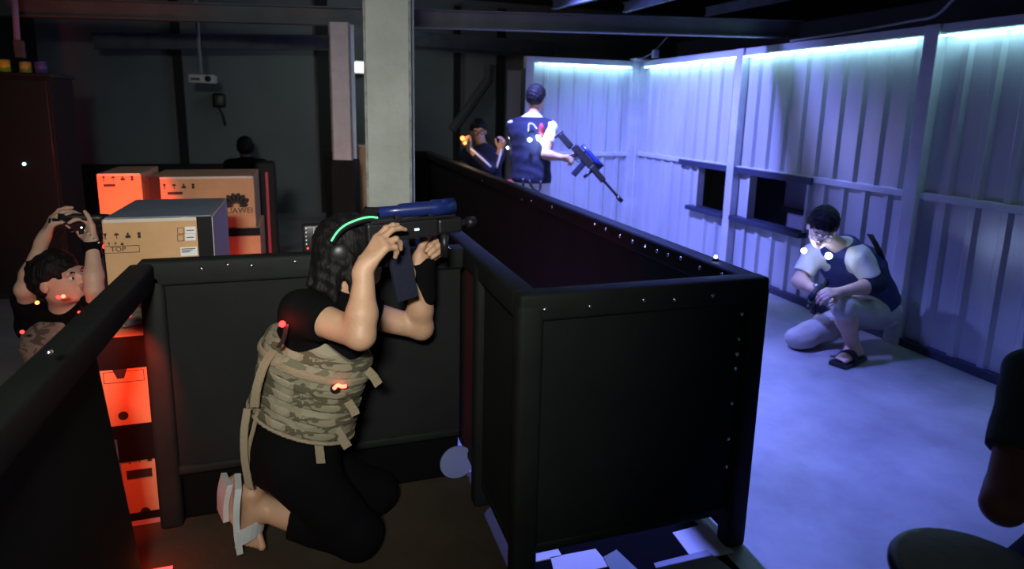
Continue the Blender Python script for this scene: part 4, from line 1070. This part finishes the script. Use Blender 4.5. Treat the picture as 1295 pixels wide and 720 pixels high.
link('grip', box(pp+Vector((0.015, -0.015, -0.09)), pp+Vector((0.045, 0.015, -0.02)), 0.006), M_BLACK, tl_)
link('lens', ico(0.022, 2, loc=atd(585, 175, D3-0.45)), G_ORANGE, tl_, True)
link('lens', ico(0.016, 2, loc=atd(588, 181, D3-0.47)), G_ORANGE, tl_, True)
lamp('gun_light', atd(588, 176, D3-0.60), 3.0, (1, 0.62, 0.3), 0.03, tl_)

# ---------------- 4  standing player seen from behind
D4 = 6.0
g = atd(672, 158, D4); X4, Y4 = g.x, g.y
J = dict(H=atd(679, 124, D4), hf=(0.75, 0.65, -0.05), hu=(0, 0, 1), N=atd(674, 152, D4), C=atd(670, 172, D4), P=atd(671, 226, D4),
         shR=atd(695, 164, D4-0.08), elR=atd(690, 196, D4-0.22), wrR=atd(713, 200, D4-0.28), shL=atd(652, 162, D4+0.10), elL=atd(668, 195, D4+0.25), wrL=atd(728, 206, D4-0.10),
         handR=((0.85, 0.0, -0.25), (0.1, 0.8, -0.4), 1, ((40, 40, 20), (60, 60, 30), (60, 60, 30), (60, 60, 30))), handL=((0.8, -0.2, -0.3), (0.1, -0.6, 0.7), -1, ((50, 50, 30),)*4))
J['shL'] = J['N']+Vector((-0.16, 0.10, -0.07)); J['shR'] = J['N']+Vector((0.15, -0.08, -0.07))
J['elL'] = J['shL']+Vector((0.12, 0.16, -0.22)); J['wrL'] = J['elL']+Vector((0.22, 0.02, 0.02))
z0 = J['P'].z
J.update(hipR=J['P']+Vector((0.08, -0.05, -0.03)), knR=(X4+0.12, Y4-0.02, 0.47), anR=(X4+0.12, Y4+0.02, 0.09), hipL=J['P']+Vector((-0.08, 0.05, -0.03)), knL=(X4-0.1, Y4+0.10, 0.47), anL=(X4-0.12, Y4+0.12, 0.09),
         footR=((X4+0.10, Y4, 0.04), (X4+0.22, Y4+0.10, 0.03), (X4+0.26, Y4+0.14, 0.025), (0.6, -0.7, 0)), footL=((X4-0.14, Y4+0.10, 0.04), (X4-0.02, Y4+0.20, 0.03), (X4+0.02, Y4+0.24, 0.025), (0.6, -0.7, 0)))
st = person('standing person seen from behind in a dark vest with glowing leds', J, (X4, Y4, 0), h=0.006, shirt=M_WHITECL, trousers=mat('white_trousers', (0.6, 0.6, 0.62), 0.9, bump=0.3), sleeve=0.6, leg=0.95, side=(0.8, -0.6, 0))
vp = infl(torso_prims(J['P'], J['C'], J['N'], (0.8, -0.6, 0), 1.10), 0.024)+infl([cap(J['N'], Vector(J['shR']).lerp(J['N'], 0.2), 0.05, 0.054, 0.05), cap(J['N'], Vector(J['shL']), 0.05, 0.056, 0.05)], 0.02)
zt, zb = J['N'].z+0.03, J['P'].z-0.03
ve = link('vest', solid(vp, 0.006, clip=lambda X, Y, Z: np.maximum(Z-zt+0*X+0*Y, zb-Z), noise=0.002, nf=45), M_NAVY, st)
link('collar', tube(bez([J['N']+Vector((0.062*math.cos(a), 0.062*math.sin(a), 0.045)) for a in np.linspace(math.pi*0.7, math.pi*2.0, 9)], 3), 0.012, 8), M_WHITECL, st, True)
link('shoulder_patch', solid([ell(atd(685, 164, D4-0.20), (0.028, 0.03, 0.055), ((1, 0, 0), (0, 1, 0), (0.35, 0, 1)))], 0.005), M_REDCL, ve)
link('cable', tube(bez([atd(668, 166, D4-0.19), atd(669, 157, D4-0.19), atd(674, 157, D4-0.19), atd(679, 163, D4-0.2)], 6), 0.005, 6), M_PAPER, ve, True)
for (x, y, r, pw) in ((646, 174, 0.022, 1.2), (670, 177, 0.018, 1.4), (681, 176, 0.016, 0.8), (642, 187, 0.010, 0.2)):
    led(st, atd(x, y, D4-0.21 if x > 660 else D4+0.05), G_BLUEW, r, pw, (0.45, 0.55, 1.0))
link('tube_led', tube(bez([atd(679, 172, D4-0.2), atd(684, 177, D4-0.21), atd(688, 184, D4-0.2)], 5), 0.014, 8), G_BLUEW, ve, True)
link('belt_cord', tube(bez([atd(661, 226, D4-0.17), atd(662, 238, D4-0.17)], 4), 0.012, 6), M_BLACK, st, True)
link('belt_cord', tube(bez([atd(669, 228, D4-0.18), atd(674, 238, D4-0.18), atd(682, 240, D4-0.18), atd(684, 229, D4-0.17)], 5), 0.012, 6), M_BLACK, st, True)
link('hip_patch', solid([ell(atd(646, 231, D4-0.02), (0.06, 0.02, 0.03), ((1, 0, 0), (0, 1, 0), (0, 0, 1)))], 0.006), M_REDCL, st)
ga, gb = atd(708, 172, D4-0.22), atd(770, 243, D4-0.30)
dr = gb-ga
rifle('long navy toy rifle pointed downward by the standing person', ga+dr*0.36, dr, (0.6, -0.1, 0.6), 0.92, scope=M_GUNBLUE, mag=M_NAVY, long=True)

# ---------------- 5  crouching player by the sheet metal wall
def c5(x, y, Y): return aty(x, y, Y)
J = dict(H=c5(1040, 288, 3.0), hf=(-0.55, -0.62, -0.45), hu=(-0.1, -0.35, 1), N=c5(1068, 316, 3.08), C=c5(1078, 337, 3.10), P=c5(1104, 392, 3.08),
         shL=c5(1087, 326, 2.94), elL=c5(1107, 360, 2.86), wrL=c5(1060, 370, 2.84), shR=c5(1030, 322, 3.22), elR=c5(1010, 356, 3.20), wrR=c5(1030, 366, 3.05),
         handL=((-1, -0.1, 0.05), (0.1, 0.5, -0.7), 1, ((40, 45, 25),)*4), handR=((0.5, -0.5, -0.1), (0, 0.2, -0.9), 1, ((40, 45, 25),)*4),
         hipL=c5(1108, 394, 3.0), knL=c5(1066, 388, 2.86), anL=c5(1079, 440, 2.88), hipR=c5(1094, 394, 3.16), knR=c5(1010, 426, 3.12), anR=c5(1090, 420, 3.30))
fz = J['anL']
J['anL'] = Vector((fz.x, fz.y, 0.085))
J['anR'] = Vector((3.30, 3.30, 0.08)); J['knR'] = Vector((J['knR'].x, J['knR'].y, 0.075))
J['footL'] = ((fz.x+0.04, fz.y+0.01, 0.05), (fz.x-0.10, fz.y-0.04, 0.045), (fz.x-0.155, fz.y-0.055, 0.04), (0.35, -1, 0))
J['footR'] = ((3.36, 3.33, 0.10), (3.44, 3.34, 0.05), (3.45, 3.33, 0.03), (0, 1, 0))
cr5 = person('crouching person in cream shirt and khaki trousers by the sheet metal wall', J, (fz.x, fz.y+0.1, 0), h=0.0045, skin=M_SKIN_PALE, shirt=M_CREAM, trousers=M_KHAKI, sleeve=0.72, leg=0.0, side=Vector(J['shR'])-Vector(J['shL']), wrinkle=0.004, shirt_in=0.016)
add_face(cr5, J['H'], J['hf'], J['hu'])
glasses(cr5, J['H'], J['hf'], J['hu'], mat('white_plastic', (0.8, 0.8, 0.82), 0.4))
# trouser shin of the kneeling leg
link('trouser_leg', solid([fcap(J['knR'], Vector(J['knR']).lerp(J['anR'], 0.75), 0.072, 0.055, 0.02)], 0.006, noise=0.003, nf=35), M_KHAKI, cr5)
vs5 = Vector(J['shR'])-Vector(J['shL'])
vp = infl(torso_prims(J['P'], J['C'], J['N'], vs5, 1.08), 0.028)+infl([cap(J['N'], Vector(J['N']).lerp(J['sh'+q], 0.5), 0.05, 0.054, 0.04) for q in 'RL'], 0.026)
a5 = (Vector(J['N'])-Vector(J['P'])).normalized(); P5 = Vector(J['P']); L5 = (Vector(J['N'])-P5).length
link('vest', solid(vp, 0.005, clip=lambda X, Y, Z: np.maximum(((X-P5.x)*a5.x+(Y-P5.y)*a5.y+(Z-P5.z)*a5.z)-L5-0.07, 0.07-((X-P5.x)*a5.x+(Y-P5.y)*a5.y+(Z-P5.z)*a5.z)), noise=0.003, nf=45), mat('blue_vest', (0.02, 0.03, 0.12), 0.8, bump=0.3), cr5)
link('elbow_pad', solid([cap(Vector(J['elL'])+Vector((0.0, 0, 0.012)), Vector(J['elL']).lerp(J['wrL'], 0.25), 0.058, 0.050, 0.02), cap(Vector(J['elL']), Vector(J['elL']).lerp(J['shL'], 0.2), 0.058, 0.06, 0.02)], 0.005), M_NAVY, cr5)
f5 = nrm(J['hf']); u5 = Vector(J['hu']); u5 = (u5-f5*u5.dot(f5)).normalized(); r5 = f5.cross(u5)
h5 = Vector(J['H'])
for sd, r in ((1, 0.016), (-1, 0.020)):
    led(cr5, h5+f5*0.10-u5*0.125+r5*0.07*sd, G_BLUEW, r, 1.6, (0.5, 0.6, 1.0))
link('strap', ribbon(bez([c5(1100, 296, 2.98), c5(1112, 318, 2.93), c5(1118, 338, 2.95)], 5), Vector((0.02, -0.03, 0.0)), 0.006), M_BLACK, cr5)
link('side_pouch', solid([ell(c5(1127, 375, 3.0), (0.03, 0.05, 0.075), ((1, 0, 0), (0, 1, 0), (0.25, 0, 1)))], 0.006, noise=0.004, nf=60), M_WHITECL, cr5)
link('watch', solid([ell(Vector(J['wrR'])+Vector((0, -0.015, 0.03)), (0.025, 0.025, 0.012), ((1, 0, 0), (0, 1, 0), (0, 0, 1)))], 0.004), M_CHROME, cr5)
# sandal of the front foot
an = Vector(J['anL'])
so = link('sandal', ribbon(bez([Vector((fz.x+0.075, fz.y+0.02, 0.012)), Vector((fz.x-0.05, fz.y-0.03, 0.012)), Vector((fz.x-0.185, fz.y-0.07, 0.014))], 5), Vector((0.035, -0.095, 0)), 0.024), M_BLACK, cr5)
rp_ = []
for i in range(11):
    a = math.pi*i/10
    rp_.append(Vector((fz.x-0.075, fz.y-0.038, 0.015))+Vector((0.02, -0.05, 0))*math.cos(a)+Vector((0, 0, 0.072))*math.sin(a))
link('sandal_strap', ribbon(rp_, Vector((0.055, 0.02, 0)), 0.005), M_NAVY, so)
g5 = c5(1035, 374, 2.98)
rifle('dark toy rifle resting low in the hands of the crouching person', g5, (-0.75, -0.45, -0.25), (0, 0, 1), 0.6, scope=M_NAVY, mag=M_NAVY)

# ---------------- 6  dark figure in the background
D6 = 7.0
b6 = atd(311, 200, D6)
J = dict(H=atd(310, 187, D6), hf=(-0.2, 1, 0), hu=(0, 0, 1), N=atd(312, 206, D6), C=atd(312, 222, D6), P=atd(312, 275, D6),
         shR=atd(332, 209, D6), elR=atd(336, 248, D6-0.1), wrR=atd(326, 262, D6+0.1), shL=atd(291, 209, D6), elL=atd(288, 248, D6-0.1), wrL=atd(298, 262, D6+0.1))
bz = J['P']
J.update(hipR=bz+Vector((0.09, 0, 0)), knR=(bz.x+0.12, bz.y+0.35, 0.30), anR=(bz.x+0.12, bz.y+0.25, 0.06), hipL=bz+Vector((-0.09, 0, 0)), knL=(bz.x-0.12, bz.y+0.35, 0.30), anL=(bz.x-0.12, bz.y+0.25, 0.06))
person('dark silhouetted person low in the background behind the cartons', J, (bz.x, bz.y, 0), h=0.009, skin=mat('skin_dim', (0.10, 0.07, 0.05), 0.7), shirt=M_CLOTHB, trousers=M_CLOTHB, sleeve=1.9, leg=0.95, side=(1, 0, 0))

# ---------------- 7  person cut by the right edge
sh = atd(1310, 478, 1.55); el = atd(1268, 640, 1.42)
J = dict(shL=sh, elL=el, wrL=el+Vector((0.20, 0.10, 0.02)), shR=sh+Vector((0.25, -0.28, 0)), elR=sh+Vector((0.34, -0.30, -0.25)), wrR=sh+Vector((0.30, -0.05, -0.32)),
         N=sh+Vector((0.13, -0.13, 0.07)), C=sh+Vector((0.13, -0.13, -0.08)), P=sh+Vector((0.15, -0.18, -0.42)), H=sh+Vector((0.13, -0.10, 0.26)), hf=(0.6, 0.7, 0), hu=(0, 0, 1))
bz = J['P']
J.update(hipR=bz+Vector((0.06, -0.06, 0)), knR=(bz.x+0.25, bz.y+0.1, 0.09), anR=(bz.x+0.0, bz.y-0.25, 0.07), hipL=bz+Vector((-0.05, 0.06, 0)), knL=(bz.x+0.15, bz.y+0.32, 0.09), anL=(bz.x-0.12, bz.y, 0.07))
person('blurred person in a dark green shirt cut off by the right edge', J, (bz.x, bz.y, 0), h=0.007, skin=mat('skin_dark', (0.16, 0.07, 0.045), 0.6), shirt=M_GREEND, trousers=M_CLOTHB, sleeve=0.62, leg=0.9, side=(0.6, -0.7, 0))
sc_ = atd(1240, 728, 1.25)
stl = empty('stool', (sc_.x, sc_.y, 0), 'round stool with an olive cushion and black rim at the lower right', 'stool')
R_ = 0.165; zt = sc_.z
bm = bmesh.new(); b_tube(bm, [(sc_.x, sc_.y, zt-0.04), (sc_.x, sc_.y, zt-0.008), (sc_.x, sc_.y, zt+0.004), (sc_.x, sc_.y, zt+0.010)], [R_-0.02, R_-0.02, R_-0.03, R_-0.09], 40)
link('cushion', bm_mesh(bm), M_OLIVE, stl, True)
bm = bmesh.new()
b_tube(bm, [Vector((sc_.x+(R_-0.022)*math.cos(t), sc_.y+(R_-0.022)*math.sin(t), zt-0.018)) for t in np.linspace(0, 2*math.pi, 41)], 0.016, 10)
link('rim', bm_mesh(bm), M_BLACK, stl, True)
for k in range(4):
    a = math.pi/4+math.pi/2*k
    link('leg', tube([(sc_.x+0.09*math.cos(a), sc_.y+0.09*math.sin(a), zt-0.04), (sc_.x+0.15*math.cos(a), sc_.y+0.15*math.sin(a), 0.0)], 0.013, 8), M_BLACK, stl, True)

# ================================================================== SMALL BACKGROUND THINGS
# projector on a drop pole
p = aty(257, 100, 7.6); q = aty(250, 52, 7.6)
pj = empty('projector', p, 'pale projector hanging on a pole in the dark back room', 'projector')
link('body', box((p.x-0.13, 7.5, p.z-0.045), (p.x+0.12, 7.75, p.z+0.045), 0.012, 2), mat('projector_white', (0.55, 0.58, 0.58), 0.5), pj)
link('pole', tube([(p.x-0.02, 7.6, p.z+0.045), (p.x-0.02, 7.6, 3.0)], 0.018, 10), mat('projector_pole', (0.3, 0.33, 0.34), 0.5), pj, True)
link('lens', tube([(p.x+0.06, 7.48, p.z), (p.x+0.06, 7.505, p.z)], 0.03, 14), M_BLACK, pj, True)
link('vent', box((p.x-0.11, 7.495, p.z-0.02), (p.x-0.02, 7.5, p.z+0.01)), M_BLACK, pj)
# speaker hanging on the back wall
p = aty(277, 127, 9.1)
wc = empty('wall_speaker', (p.x, 9.19, p.z), 'small dark speaker with a dangling cable on the back wall', 'speaker')
link('case', box((p.x-0.075, 9.05, p.z-0.09), (p.x+0.075, 9.2, p.z+0.09), 0.03, 3), M_BLACK, wc, True)
link('cable', tube(bez([(p.x-0.01, 9.1, p.z-0.09), (p.x+0.03, 9.12, p.z-0.2), (p.x+0.05, 9.14, p.z-0.32)], 5), 0.018, 8), M_BLACK, wc, True)
link('knob', ico(0.012, 2, loc=(p.x-0.03, 9.08, p.z-0.17)), M_CHROME, wc, True)
# dark cupboard at the upper left with things on its top
p = atd(32, 92, 4.6)
cp = empty('cupboard', (p.x-0.35, p.y+0.2, 0), 'tall black cupboard in the upper left corner', 'cupboard')
link('body', box((p.x-0.8, p.y-0.05, 0), (p.x+0.16, p.y+0.45, p.z-0.03), 0.006), M_DARKWALL, cp)
link('top', box((p.x-0.82, p.y-0.07, p.z-0.03), (p.x+0.18, p.y+0.46, p.z), 0.004), M_BLACK, cp)
link('door', box((p.x-0.78, p.y-0.065, 0.05), (p.x-0.42, p.y-0.052, p.z-0.05), 0.003), M_BLACK, cp)
link('door', box((p.x-0.40, p.y-0.065, 0.05), (p.x+0.14, p.y-0.052, p.z-0.05), 0.003), M_BLACK, cp)
link('indicator', ico(0.012, 2, loc=(p.x-0.05, p.y-0.07, 1.02)), G_CYANDOT, cp, True)
for i, (x, hgt, c, l) in enumerate(((6, 0.085, (0.75, 0.75, 0.05), 'bright yellow can on the cupboard top, leftmost'), (30, 0.075, (0.6, 0.6, 0.12), 'dull yellow can on the cupboard top, middle'), (47, 0.08, (0.12, 0.10, 0.35), 'violet can on the cupboard top, rightmost'))):
    a = atd(x, 92, 4.6)
    c_ = empty('can', (a.x, p.y+0.05, p.z), l, 'can', 'cans on the cupboard top')
    link('body', tube([(a.x, p.y+0.05, p.z), (a.x, p.y+0.05, p.z+hgt)], 0.038, 16), mat('can_%d' % i, c, 0.4), c_, True)
    link('lid', tube([(a.x, p.y+0.05, p.z+hgt), (a.x, p.y+0.05, p.z+hgt+0.008)], 0.034, 16), M_CHROME, c_, True)
rd = empty('drop_rod', (atd(22, 70, 4.5).x, atd(22, 70, 4.5).y, atd(22, 70, 4.5).z), 'pale rod with a clip hanging from the ceiling at the upper left', 'rod')
link('rod', tube([atd(14, -60, 4.5), atd(22, 54, 4.5)], 0.02, 10), mat('violet_grey_rod', (0.3, 0.28, 0.42), 0.5), rd, True)
a = atd(25, 64, 4.5)
link('clip', box(a-Vector((0.03, 0.02, 0.05)), a+Vector((0.03, 0.02, 0.07)), 0.006), M_STEELD, rd)
